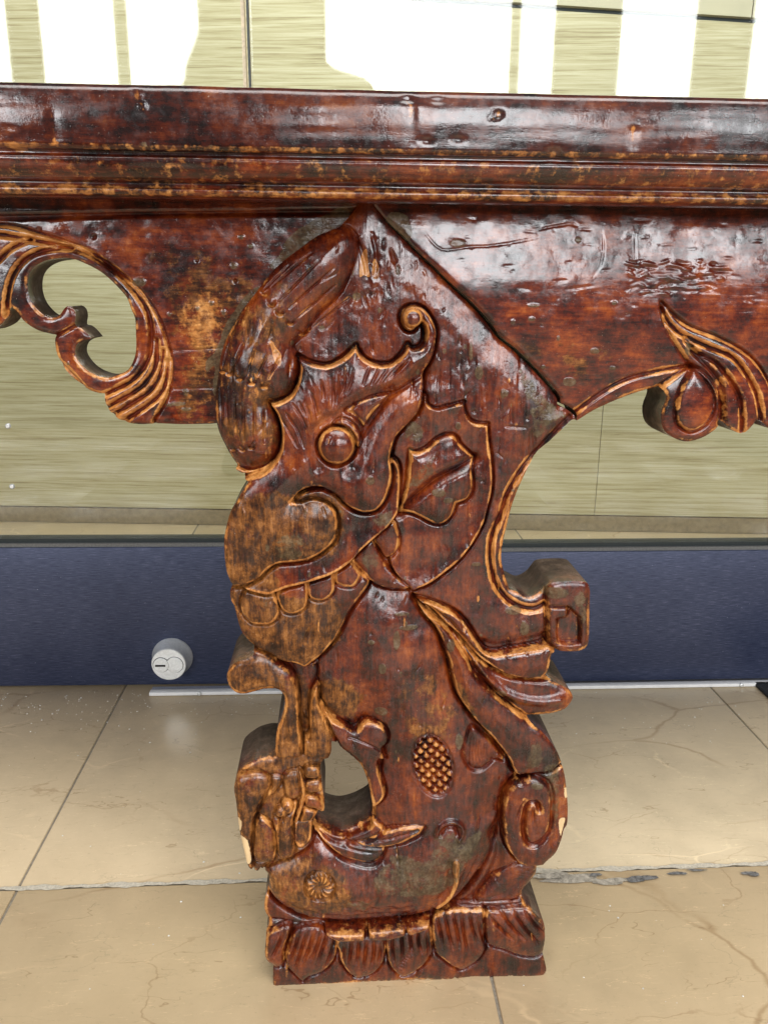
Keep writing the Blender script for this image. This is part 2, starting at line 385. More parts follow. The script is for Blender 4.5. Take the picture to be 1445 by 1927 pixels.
M_SCREED = plain('screed_dark', (.15, .145, .14), .9, 0, .8, 220, .7)

floor = box('floor', (-4, -5, -.06), (4.5, 5, -.0022), M_GROUTD); tag(floor, 'polished beige stone floor laid in large tiles', kind='structure')
XS = [-2.06, -1.505, -.951, -.397, .159, .688, 1.24, 1.80]
def tile(x0, x1, y0, y1, mat, gx=.0016, gy=.0022):
    box('tile', (x0+gx, y0+gy, -.02), (x1-gx, y1-gy, 0), mat, floor, .0012, 2)
ROWS = [(-2.05, -1.50, 1), (-1.50, -.946, 1), (-.946, -.396, 1), (-.396, .154, 1), (.154, .705, 0)]
for r, (ya, yb, mi) in enumerate(ROWS):
    for i in range(len(XS)-1):
        m = M_ST[mi] if not (mi == 0 and XS[i] > .1) else M_ST[2]
        tile(XS[i], XS[i+1], ya, yb, m)
for i in range(5):                                                     # paler floor inside the shop
    box('tile', (-2.4+i*.98+.002, .709, -.02), (-2.4+(i+1)*.98-.002, 2.6, -.002), M_ST[2], floor, .001, 1)
# pale pointing of the long joint, broken up at its right part
def ribbon(name, xa, xb, yc, wfun, z, mat, parent, n=120):
    vs, fs = [], []
    for i in range(n+1):
        x = xa+(xb-xa)*i/n; lo, hi = wfun(x); vs += [(x, yc+lo, z), (x, yc+hi, z)]
    for i in range(n): fs.append((2*i, 2*i+2, 2*i+3, 2*i+1))
    me = bpy.data.meshes.new(name); me.from_pydata(vs, [], fs); return link(name, me, mat, parent)
rr = random.Random(3)
ph = [rr.uniform(0, 9) for _ in range(8)]
def wob(x): return .0012*math.sin(x*61+ph[0])+.0009*math.sin(x*143+ph[1])+.0006*math.sin(x*397+ph[2])
ribbon('pointing', -1.5, 1.75, .154, lambda x: (-.0032+wob(x), .0034+wob(x+5)), .0008, M_GROUT, floor, 700)
def chip(cx, cy, rx, ry, mat, z, seed):
    r = random.Random(seed); n = 26; vs = [(cx, cy, z)]
    for k in range(n):
        a = 2*math.pi*k/n; q = r.uniform(.82, 1.04)*(1+.22*math.sin(2*a+seed)+.14*math.sin(3*a+seed*2)); vs.append((cx+rx*q*math.cos(a), cy+ry*q*math.sin(a), z))
    me = bpy.data.meshes.new('chipped_edge'); me.from_pydata(vs, [], [(0, i+1, (i+1) % n+1) for i in range(n)])
    return link('chipped_edge', me, mat, floor)
M_MORT = plain('mortar_rough', (.36, .32, .26), .95, 0, 1.0, 160, .5)
for i, (u, v, ru, rv, mm) in enumerate(((1075, 1655, 70, 12, 0), (1150, 1660, 40, 10, 0), (1205, 1655, 30, 11, 1), (1273, 1646, 17, 6, 1), (1412, 1647, 16, 8, 1), (1310, 1641, 20, 3, 1), (1120, 1650, 16, 4, 1), (1034, 1652, 40, 9, 0))):
    p = at_z(u, v, 0); e = at_z(u+ru, v, 0); f2 = at_z(u, v-rv, 0)
    chip(p[0], min(p[1], .149), e[0]-p[0], (f2[1]-p[1])*.62, (M_MORT, M_SCREED)[mm], .0011+.0004*i, i+5)

# ------------------------------------------------------------------ glass doors with blue rails
def anod():
    m, nt, P = newmat('blue_anodised'); g = N(nt); v = g.coord((5, 60, 120)); n = g.noise(v, 9, 5, .75); vb = g.coord(); cl = g.noise(vb, 4, 4, .6)
    g.l(g.ramp(g.math('ADD', g.math('MULTIPLY', n, .82), g.math('MULTIPLY', cl, .18)), (.34, (.014, .020, .046)), (.48, (.036, .046, .094)), (.56, (.062, .074, .132)), (.66, (.14, .15, .23))), P.inputs['Base Color'])
    c = P.inputs['Base Color'].links[0].from_socket
    sc = g.math('MULTIPLY', g.sstep(g.noise(g.coord((1, 1, 1)), 210, 3, .8), .66, .73), .55); c = g.mix(sc, c, (.45, .48, .56)); g.l(c, P.inputs['Base Color'])
    P.inputs['Metallic'].default_value = .35; P.inputs['Roughness'].default_value = .42
    g.l(g.bump(n, .15, .0006), P.inputs['Normal']); return m
M_BLUE = anod()
M_GASK = plain('gasket_black', (.012, .02, .022), .5); M_DUST = plain('dust_bead', (.16, .16, .155), .9, 0, .6, 300)
M_ALU = plain('aluminium', (.75, .75, .74), .32, .85, .1, 300, .1); M_ALU2 = plain('lock_metal', (.82, .84, .84), .24, .4, .12, 260, .12)
M_DARK = plain('keyway_dark', (.012, .011, .01), .6)
M_WHITE = plain('strip_white', (.80, .80, .79), .4, 0, .02, 60, .06)
def glass():
    m, nt, P = newmat('clear_glass'); g = N(nt); nt.nodes.remove(P); o = nt.nodes['Material Output']
    t = g.n('ShaderNodeBsdfTransparent'); t.inputs[0].default_value = (.965, .985, .965, 1); gl = g.n('ShaderNodeBsdfGlossy'); gl.inputs['Roughness'].default_value = .025
    fr = g.n('ShaderNodeFresnel'); fr.inputs[0].default_value = 1.52; mx = g.n('ShaderNodeMixShader')
    g.l(fr.outputs[0], mx.inputs[0]); g.l(t.outputs[0], mx.inputs[1]); g.l(gl.outputs[0], mx.inputs[2]); g.l(mx.outputs[0], o.inputs[0]); return m
M_GLASS = glass()
def door(x0, x1, yb, rz, zt, zb, label, px):
    d = empty('glass_door', (px, yb, 0), rz); a, b = x0-px, x1-px
    box('bottom_rail', (a, 0, zb), (b, .044, zt), M_BLUE, d, .0012)
    box('dust_bead', (a, .0035, zt-.0005), (b, .0405, zt+.006), M_DUST, d)
    box('glazing_gasket', (a, .010, zt+.006), (b, .034, zt+.0135), M_GASK, d)
    box('glass_pane', (a+.0015, .0165, zt+.012), (b-.0015, .0275, 2.3), M_GLASS, d)
    tag(d, label, 'door', None); return d
SEAM = -.133
dl = door(-1.35, SEAM-.004, .664, math.radians(-1.2), .270, .003, 'glass door leaf whose blue metal bottom rail carries a round key lock', SEAM)
dr = door(SEAM+.004, 1.55, .648, math.radians(-.45), .262, .006, 'glass door leaf with plain lockless blue metal rail', SEAM)
box('edge_seal', (.0005, .014, .28), (.0032, .0300, 2.3), M_GASK, dr); box('edge_seal', (-.0095, .013, .285), (-.0045, .0310, 2.3), plain('seal_clear', (.55, .45, .30), .4), dl)
lp = at_y(311., 1262., .628); lx, lz = lp[0]-SEAM, lp[2]
lk = lathe('lock_cylinder', [(.037, 0), (.037, .005), (.036, .008), (.0345, .0105), (.031, .030), (.0308, .034), (.0295, .036)], M_ALU2, dl, (lx+.006, .003, lz+.008))
cy = lathe('key_core', [(.0138, 0), (.0138, .0022), (.013, .0028)], M_ALU2, lk, (lx+.006-.0130, .003-.0358, lz+.008), 28)
lathe('core_face', [(.0150, 0), (.0150, .0014), (.0143, .0018)], M_ALU2, lk, (lx+.006+.0110, .003-.0358, lz+.008), 28)
box('keyway', (lx+.006-.0230, .003-.0392, lz+.0056), (lx+.006-.0050, .003-.0384, lz+.0092), M_DARK, lk)
lathe('dark_ring', [(.0147, 0), (.0147, .0006)], M_DARK, lk, (lx+.006-.0130, .003-.0358, lz+.008), 28)
lathe('dark_ring', [(.0157, 0), (.0157, .0004)], M_DARK, lk, (lx+.006+.0110, .003-.0358, lz+.008), 28)
th = empty('threshold_strip', (-.345, .640, 0), math.radians(-.5)); tag(th, 'thin white metal threshold strip lying along the foot of the doors', 'threshold')
box('strip', (0, -.010, .0005), (1.9, .004, .007), M_WHITE, th, .001)
box('lip', (0, .004, .0005), (1.9, .02, .0035), M_ALU, th)
for x in (.09, 1.09): lathe('screw', [(.004, 0), (.004, .0012), (.002, .002)], M_ALU2, th, (x, -.0105, .0045), 14)

M_MAT = plain('mat_rubber', (.03, .032, .036), .8, 0, .8, 500, .9)
dm = box('door_mat', (.772, .12, .0005), (1.4, .628, .007), M_MAT, None, .002); tag(dm, 'black speckled rubber mat lying by the plain blue rail', 'mat')
def crumbs():
    r = random.Random(8); vs, fs = [], []
    spots = [(r.uniform(0, 560), r.uniform(1301, 1345)) for _ in range(120)]+[(r.uniform(0, 470), 1300+abs(r.gauss(0, 60))) for _ in range(60)]+[(r.uniform(1080, 1440), r.uniform(1300, 1400)) for _ in range(40)]+[(r.uniform(0, 1440), r.uniform(1400, 1900)) for _ in range(50)]
    for u, v in spots:
        p = at_z(u, v, 0); a = r.uniform(.0005, .0017); b = len(vs); t = r.uniform(0, 6.3)
        for k in range(5): vs.append((p[0]+a*r.uniform(.6, 1.3)*math.cos(t+k*1.256), p[1]+a*r.uniform(.6, 1.3)*math.sin(t+k*1.256), .0004))
        vs.append((p[0], p[1], .0004+a*.6))
        for k in range(5): fs.append((b+k, b+(k+1) % 5, b+5))
    me = bpy.data.meshes.new('floor_crumbs'); me.from_pydata(vs, [], fs)
    tag(link('floor_crumbs', me, plain('plaster_crumb', (.72, .70, .64), .9)), 'pale plaster crumbs and dust scattered over the stone floor', 'debris', kind='stuff')
crumbs()

# ------------------------------------------------------------------ wood-veneer display cabinet behind the glass
def veneer():
    m, nt, P = newmat('pale_veneer'); g = N(nt); v = g.coord((.42, 15, 15)); n = g.noise(v, 7, 5, .62, .9); n2 = g.noise(v, 19, 5, .7, .5); cl = g.noise(g.coord((1, 1, 1)), 1.2, 3)
    f = g.math('ADD', g.math('MULTIPLY', n, .6), g.math('ADD', g.math('MULTIPLY', n2, .35), g.math('MULTIPLY', cl, .05)))
    g.l(g.ramp(f, (.36, (.30, .235, .115)), (.44, (.45, .385, .215)), (.52, (.56, .50, .315)), (.66, (.68, .63, .45))), P.inputs['Base Color'])
    P.inputs['Roughness'].default_value = .45; g.l(g.bump(n2, .15, .001), P.inputs['Normal']); return m
M_VEN = veneer(); M_PL = plain('plinth_brown', (.30, .235, .15), .6, 0, .1, 60); M_CRM = plain('cream_panel', (.55, .50, .36), .5, 0, .05, 8, .06)
pa, pb = at_z(0., 951., .05), at_z(1445., 974., .05)
vy = math.atan2(pb[1]-pa[1], pb[0]-pa[0]); vc = empty('display_cabinet', ((pa[0]+pb[0])/2, (pa[1]+pb[1])/2, 0), vy)
tag(vc, 'pale wood-veneer cabinet front standing behind the glass doors', 'cabinet')
sj = at_y(1115., 880., float(vc.location.y))[0]-vc.location.x; VT = 1.335
vt0 = at_y(1290., 53., float(vc.location.y)); VT = vt0[2]; vtx = vt0[0]-vc.location.x
def vtop(x): return VT-.058*(x-vtx)
def panel(name, a, b, z0, z1, y0, mat):
    o = box(name, (a, y0, 0), (b, .02, 1), mat, vc)
    for v in o.data.vertices: v.co.z = (z1 if v.co.z > .5 else z0)(v.co.x)
for a, b in ((-2.6, sj), (sj, 2.6)): panel('veneer_panel', a+.001, b-.001, lambda x: .05, vtop, 0, M_VEN)
for a, b in ((-2.6, sj+.3), (sj+.3, 2.6)): panel('upper_panel', a+.0015, b-.0015, lambda x: vtop(x)+.014, lambda x: 2.6, .002, M_CRM)
box('shadow_gap', (-2.6, .021, .0), (2.6, .03, 2.6), M_GASK, vc)
box('plinth', (-2.6, -.004, 0), (2.6, .0195, .046), M_PL, vc)
for u, v in ((11., 923.), (3., 807.)):
    p = at_y(u, v, .66); lathe('glass_stud', [(.0045, 0), (.0045, .003), (.0025, .005)], M_ALU2, dl, (p[0]-SEAM, .0165+.0, p[2]), 16)

# ------------------------------------------------------------------ the person taking the picture, seen only as a dark mirror image in the glass
def mirror_pt(u, v, Y):
    d = rays(float(u), float(v)); t = (GLASS_Y-CAM[1])/d[1]; p = CAM+d*t; q = p+d*(GLASS_Y-Y)/d[1]; return (q[0], Y, q[2])
def person():
    Y = -1.0; mp = lambda u, v, dy=0: mirror_pt(u, v, Y+dy)
    V, Rr, E = [], [], []
    def add(p, r, par=None):
        V.append(p); Rr.append(r if isinstance(r, tuple) else (r, r))
        if par is not None: E.append((par, len(V)-1))
        return len(V)-1
    c = mp(452, 80); xc = c[0]
    pel = add((xc, Y, .86), (.20, .15)); wa = add((xc, Y, 1.02), (.19, .14), pel); ch = add((xc, Y, 1.2), (.25, .17), wa)
    sh = add((xc, Y, mp(492, 160)[2]), (.26, .15), ch); nk = add((xc, Y, mp(492, 70)[2]), (.235, .13), sh); hd = add((xc, Y-.01, mp(492, -20)[2]), (.225, .15), nk); tp = add((xc, Y-.01, mp(492, -110)[2]), (.12, .12), hd)
    for sg in (-1, 1):
        kn = add((xc+sg*.13, Y+.02, .46), (.085, .085), add((xc+sg*.12, Y, .74), (.13, .13), pel)); an = add((xc+sg*.14, Y-.03, .09), (.05, .055), kn); add((xc+sg*.16, Y+.13, .045), (.045, .04), an)
    for sg, el, el2 in ((-1, mp(300, 205, .02), None), (1, mp(676, 168, .02), mp(650, 235, .06))):
        so = add((xc+sg*.23, Y, sh and V[sh][2]-.04), (.10, .09), sh); e = add(el, (.058, .058), so)
        if el2: e = add(el2, (.05, .05), e)
        wr = add((sg*.06, -.80, .66), (.026, .03), e); pa = add((sg*.045, -.765, .69), (.022, .034), wr)
        for k, (dx, dz, ln) in enumerate(((.0, .038, .05), (.0, .020, .058), (.0, .002, .055), (.0, -.016, .045), (-.02, .05, .035))):
            a = add((sg*(.040+dx*.3), -.745, .69+dz), .0085, pa); add((sg*(.040-ln*.6+dx), -.735, .69+dz+(.012 if k == 4 else 0)), .0075, a)
    me = bpy.data.meshes.new('person'); me.from_pydata(V, E, []); o = link('person', me, plain('dark_coat', (.02, .02, .024), .85, 0, .2, 120))
    sk = o.modifiers.new('skin', 'SKIN'); sk.use_smooth_shade = True
    for i, r in enumerate(Rr): me.skin_vertices[0].data[i].radius = r; me.skin_vertices[0].data[i].use_root = i == 0
    su = o.modifiers.new('sub', 'SUBSURF'); su.levels = su.render_levels = 2
    tag(o, 'person in a dark coat holding a phone, mirrored as a silhouette in the glass', 'person')


person()


# ================================================================== ALTAR TABLE
table = empty('altar_table', (.07, .1, 0)); tag(table, 'carved red-brown lacquered altar table with beast-shaped leg standing before the glass doors', 'table')
table.location = (0, 0, 0)
# ---- tabletop: moulded board, hand-planed
YT = -.068; zt0, z1 = float(at_y(722., 165.5, YT)[2]), float(at_y(722., 289., YT)[2])
prof = [(YT+.40, zt0), (YT+.2, zt0), (YT+.02, zt0), (YT+.006, zt0-.0002), (YT+.002, zt0-.0012), (YT+.0004, zt0-.004)]
nf = 22
prof += [(YT-.0012*math.sin(math.pi*k/nf), zt0-.006-(zt0-.006-z1-.003)*k/nf) for k in range(nf+1)]
prof += [(YT+.0008, z1+.0012), (YT+.003, z1), (YT+.0075, z1-.0004), (YT+.0082, z1-.002), (YT+.0075, z1-.0032)]
prof += [(YT+.006+.015*(1-math.cos(k/8*math.pi/2))*1.0, z1-.004-.0150*math.sin(k/8*math.pi/2)) for k in range(9)]
zb = prof[-1][1]; yb_ = prof[-1][0]
prof += [(yb_+.0012, zb-.0006), (yb_-.0006, zb-.0018)]
prof += [(yb_+.004-.0062*math.sin(math.pi*k/6)-.001, zb-.0018-.0085*k/6) for k in range(1, 7)]
zc = prof[-1][1]
prof += [(yb_+.010, zc-.001), (yb_+.012, zc+.001), (YT+.35, zc+.004), (YT+.40, zc+.004)]
nxs = 520; xs = np.linspace(-.75, .95, nxs); pv = np.array(prof); m_ = len(prof)
G = np.zeros((m_, nxs, 3)); G[..., 0] = xs; G[..., 1] = pv[:, 0][:, None]; G[..., 2] = pv[:, 1][:, None]
arc = np.concatenate([[0], np.cumsum(np.hypot(*np.diff(pv, axis=0).T))])
ii = np.arange(m_); front = ((ii >= 4) & (ii <= m_-5)).astype(float)[:, None]
nzs = np.zeros((m_, nxs))
for su, sv, a, sd in ((26, 5, .00042, 21), (70, 12, .0007, 22), (9, 3, .00016, 23), (150, 30, .0008, 24)): nzs += a*.34*vnoise((m_, nxs), su, sv, sd)
G[..., 1] -= nzs*front
G[..., 2] += (.0003*vnoise((1, nxs), 60, 1, 31)+.00015*vnoise((1, nxs), 9, 1, 32))*(ii[:, None] < 8)
wearT = np.zeros((m_, nxs)); putT = np.zeros((m_, nxs))
zz = pv[:, 1]
for k in range(m_):
    if nf+6 <= k <= nf+8: wearT[k] = .36
    elif nf+12 <= k <= m_-6: wearT[k] = .27
    if m_-10 <= k <= m_-6: wearT[k] = .42
dr_ = np.random.default_rng(5)
def dent(u, v, r, dep, w_=0, p_=0, el=1.):
    c = at_y(float(u), float(v), YT); q = np.sqrt(((G[..., 0]-c[0])/(r*el))**2+((G[..., 2]-c[2])/r)**2)
    G[..., 1] += dep*np.exp(-(q)**2)*front
    wearT[:] = np.maximum(wearT, w_*np.exp(-q**2)); putT[:] = np.maximum(putT, p_*np.exp(-q**2))
for u, v, r, dp, w_, p_ in ((768, 188, .003, .003, .4, .0), (803, 265, .003, .003, 0, .6), (862, 262, .003, .003, 0, 0), (1043, 287, .004, .004, 0, .5), (823, 190, .003, .002, 0, 0), (272, 272, .004, .001, .2, .9),
                           (400, 275, .002, .001, .3, .8), (363, 280, .002, .001, .3, .8), (493, 219, .0014, 0, 0, .9), (515, 243, .0016, 0, 0, .9), (20, 240, .002, .001, 0, .8), (30, 275, .006, .001, .9, 0), (1090, 300, .003, .001, .4, 0)):
    dent(u, v, r*.62, dp*.6, w_, p_, 1.5)
for u0, v0, u1, v1 in ((257, 168, 268, 205), (102, 210, 104, 270), (775, 200, 778, 275), (1190, 240, 1192, 280), (940, 210, 930, 225)):
    for t in np.linspace(0, 1, 12): dent(u0+(u1-u0)*t, v0+(v1-v0)*t, .0016, .0006, .55, 0)
vid = np.arange(m_*nxs).reshape(m_, nxs)
q = np.stack([vid[:-1, :-1].ravel(), vid[1:, :-1].ravel(), vid[1:, 1:].ravel(), vid[:-1, 1:].ravel()], 1)
def gridmesh(name, rows, mat, parent, caps=False):
    sub = vid[rows[0]:rows[1]+1]; ids = sub.ravel(); off = ids[0]
    qq = q[(q.min(1) >= ids[0]) & (q.max(1) <= ids[-1])]-off
    me = bpy.data.meshes.new(name); vs = G.reshape(-1, 3)[ids]
    me.from_pydata(vs.tolist(), [], qq.tolist()); me.polygons.foreach_set('use_smooth', np.ones(len(qq), bool))
    for k_, A in (('wear', wearT), ('putty', putT)):
        x = me.attributes.new(k_, 'FLOAT', 'POINT'); x.data.foreach_set('value', A.ravel()[ids].astype(np.float32))
    return link(name, me, mat, parent)
i1 = nf+9
tt = gridmesh('tabletop', (0, i1), M_TOP, table)
gridmesh('moulding', (i1, m_-1), M_RAIL, tt)
box('back_edge', (-.75, YT+.385, zc+.0025), (.95, YT+.399, zt0-.0005), M_RAIL, tt)

# ---- left apron
LA = [(-330, 330), (-330, 330), (720, 330), (720, 330), (715, 420), (640, 520), (560, 640), (470, 740), (440, 790), (407, 797), (382, 798), (332, 798.5), (292, 797), (262, 798), (232.5, 792), (212.6, 778.6), (201, 762), (197.6, 741), (197, 740), (186, 738.8), (166, 732), (143, 715.5), (123, 695.6), (109.6, 669), (105.6, 645.7), (106.3, 631), (104, 629), (96.3, 627.5), (73, 620.8), (49.8, 606), (36.5, 589), (26, 578), (24, 578), (20, 582.6), (13.3, 599), (0, 612.5), (-30, 622), (-70, 610), (-110, 580), (-150, 600), (-200, 620), (-330, 600), (-330, 600)]
LH = [(142.8, 612.5), (144.5, 596), (141, 582.6), (131, 576), (123, 581), (114.6, 592.6), (103, 597.6), (86.4, 594), (69.8, 579), (59.8, 562.7), (54.8, 542.8), (56.5, 519.5), (66.4, 503), (86.4, 491), (113, 486), (136, 486), (159.4, 494.6), (186, 508), (206, 522.8), (226, 542.8), (241, 561), (249, 582.6), (255.8, 599), (257.4, 629), (257.4, 659), (252.5, 679), (242.5, 695.6), (226, 704), (206, 710.5), (186, 707), (166, 697), (151, 682), (142.8, 665.7), (146, 649), (157.8, 640.8), (172.7, 637.4), (174, 637), (162.8, 624), (152.8, 616)]
A = Relief(LA, [LH], 2.0, 3, .008, 41)
RIM = [(-120, 432), (-60, 424), (0, 423), (33, 428), (79.7, 441.5), (123, 454.7), (166, 473), (206, 499.6), (245.8, 531), (275.7, 562.7), (299, 599), (312, 635.8), (320.6, 672), (322, 712), (314, 745.4), (299, 775), (289, 790), (285, 802)]
SCR = RIM+[(230, 805), (190, 760), (180, 750), (90, 660), (0, 640), (-120, 640)]
A.shape_(SCR, 2, 3, 14, er=4, g=5, gw=5, name='scroll_leaf', rim=1.0)
for L in ([(-40, 444), (0, 441.5), (53, 449.8), (133, 466), (173, 479.7), (225, 515), (265.7, 562.7), (282, 596), (285.7, 632.5), (282, 669), (269, 695.6), (245.8, 718.8), (202, 741)],
          [(295, 640), (295.6, 679), (285.7, 705.5), (262, 732), (206, 764)], [(307, 660), (305.6, 689), (295.6, 718.8), (275.7, 742), (214, 780)], [(316, 680), (314, 712), (304, 738.8), (279, 762), (234, 792)],
          [(-20, 505), (0, 489.6), (23, 468), (56.5, 451)], [(15, 592.6), (16.6, 559), (25, 523), (43, 494.6), (69.8, 476), (106, 468), (133, 466)]):
    A.line(L, 4.2, 8, edge=.95)
A.line([(106, 631), (120, 625), (143, 612)], 2.5, 6, edge=.7)
A.line([(-330, 410), (0, 408), (300, 402), (700, 398)], 5, 5)
A.paint(A.strip, [(300, 470), (420, 500), (470, 560), (420, 660), (400, 780), (330, 780), (320, 640), (300, 560)], .60, 60)
A.paint(A.wear, [(340, 560), (440, 540), (410, 660), (345, 660)], .46, 40); A.paint(A.wear, [(320, 480), (470, 470), (500, 530), (440, 600), (410, 790), (330, 785), (325, 620)], .22, 40)
for P_ in ([(540, 450), (560, 432), (600, 410), (650, 385), (665, 395), (640, 425), (600, 445), (568, 470), (538, 495), (520, 510), (508, 500), (525, 480)], [(482, 540), (492, 545), (470, 575), (445, 612), (428, 648), (418, 690), (410, 740), (400, 735), (404, 690), (390, 700), (388, 680), (406, 660), (425, 610), (455, 565)]):
    A.paint(A.putty, P_, 1.0, 3)
for u, v, a, b in ((262, 531, 14, 9), (440, 501, 7, 6), (454, 446, 6, 5), (472, 463, 5, 4), (372, 581, 4, 4), (421, 588, 4, 5), (398, 571, 4, 5), (350, 738, 4, 7), (335, 760, 15, 4), (318, 762, 8, 3), (351, 770, 9, 3), (319, 592, 3.5, 3.5), (131, 684, 4, 3)):
    A.spot(A.putty, u, v, a, b, 1., 1.0)
for u, v, dp in ((178, 446, -4), (443, 528, -5), (75, 433, -3), (371, 489, -3)): A.spot(A.bare, u, v, 3, 4, 0, dp)
A.line([(320, 660), (420, 655)], 1.5, 2.5); A.line([(322, 732), (400, 730)], 1.5, 3)
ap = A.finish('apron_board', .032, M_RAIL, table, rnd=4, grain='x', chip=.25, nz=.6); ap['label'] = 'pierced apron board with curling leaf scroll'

# ---- right apron
MITRE = [(700, 385), (727.7, 418.8), (755, 445), (783, 475.5), (816, 507), (846.7, 537.8), (871.6, 560), (899, 587.6), (921.5, 615), (935, 634.7), (965.7, 659.6), (1004.5, 698), (1046, 745), (1050, 763), (1062.6, 768), (1079, 780)]
RA = [(650, 330), (650, 330), (1760, 330), (1760, 330), (1760, 640), (1760, 640), (1620, 660), (1560, 700), (1520, 770), (1480, 805), (1445, 806), (1427.5, 792), (1418, 788), (1416, 789), (1407, 801.5), (1390, 814), (1367, 804), (1353, 790), (1351, 790), (1344.7, 801.5), (1322, 819), (1292, 829), (1267, 824), (1244, 806.6), (1239, 776), (1249, 746), (1240, 729), (1236, 728), (1201.7, 737), (1161.5, 752), (1118, 772), (1088, 791), (1086, 790)]
mt = [(u+1.2+4.6*(i/15.), v-1.5-2.6*(i/15.)) for i, (u, v) in enumerate(MITRE)]
RA = RA+mt[::-1]
B = Relief(RA, [], 2.0, 3, .0, 61)
B.H += 11*sm(B.V, 350, 545)*sm(-B.V, -780, -570)          # swelling of the board
PL = [(1239, 568), (1239, 568), (1267, 596), (1297, 616), (1342, 633), (1387, 656), (1417.5, 681), (1437.5, 711), (1460, 760), (1480, 812), (1440, 830), (1240, 840), (1225, 790), (1235, 735), (1270, 705), (1297, 688), (1297, 688), (1267, 646), (1246, 606)]
B.shape_(PL, 7, 4, 14, er=5, g=5, gw=5, name='plume_leaf', rim=.9)
for L in ([(1241, 580), (1255, 608), (1282, 631), (1332, 653.5), (1372, 671), (1397, 701), (1417.5, 741), (1425, 786.5)], [(1287, 641), (1307, 664), (1342, 683), (1372, 721), (1387, 756), (1390, 809)], [(1297, 661), (1318, 680), (1340, 706), (1352, 731), (1355, 787)], [(1297, 690), (1322, 701), (1342, 726), (1351, 756), (1349, 795)]):
    B.line(L, 4.2, 8, edge=.95)
B.shape_([(1297, 694), (1297, 694), (1277, 726), (1266, 761), (1269.4, 794), (1292, 809), (1317, 799), (1334.6, 771.4), (1334.6, 741), (1317, 711)], 12, 4, 12, er=4, g=7, gw=5, name='drop_boss', rim=.9)
B.line([(1079, 779), (1121, 746), (1171.6, 716), (1221.7, 701), (1297, 687)], 3.5, 7, edge=.9)
for L in ([(800, 440), (830, 470), (880, 465), (930, 462), (1010, 448)], [(1012, 445), (1014, 432), (1080, 420)], [(1130, 435), (1132, 465), (1125, 500), (1110, 520)], [(1192, 442), (1190, 510)], [(1060, 545), (1110, 538)], [(1215, 580), (1217, 615)]):
    B.line(L, 1.1, 1.7, True)
for k in range(90):
    u, v = RNG.uniform(1170, 1345), RNG.uniform(490, 556); B.line([(u, v), (u+RNG.uniform(8, 34), v+RNG.uniform(-8, 6))], 2.2, RNG.uniform(-3, 3), True)
for k in range(160):
    u, v = RNG.uniform(780, 1500), RNG.uniform(395, 640)
    if u < 760+(v-420)*1.08: continue
    B.line([(u, v), (u+RNG.uniform(5, 30), v+RNG.uniform(-4, 4))], 2.0, RNG.uniform(-.4, .8), True)
B.paint(B.putty, [(735, 400), (765, 405), (775, 440), (765, 455), (750, 440), (728, 418)], 1, 3)
for u, v, a, b in ((860, 458, 16, 8), (1020, 690, 5, 4), (1070, 718, 13, 9), (962, 605, 5, 4), (997, 600, 7, 4), (1047, 636, 4, 5), (1115, 660, 9, 6), (1150, 692, 7, 4), (985, 672, 8, 6), (1085, 452, 6, 5), (1290, 655, 8, 14), (1150, 570, 5, 4), (1000, 575, 12, 3)): B.spot(B.putty, u, v, a, b, .95, .8)
B.paint(B.strip, [(960, 640), (1150, 640), (1130, 700), (1060, 730)], .40, 25)
rb = B.finish('apron_board', .04, M_RAIL, table, rnd=5, grain='x', chip=.2, nz=.4, clean=[MITRE]); rb['label'] = 'solid apron board with carved plume and drop'

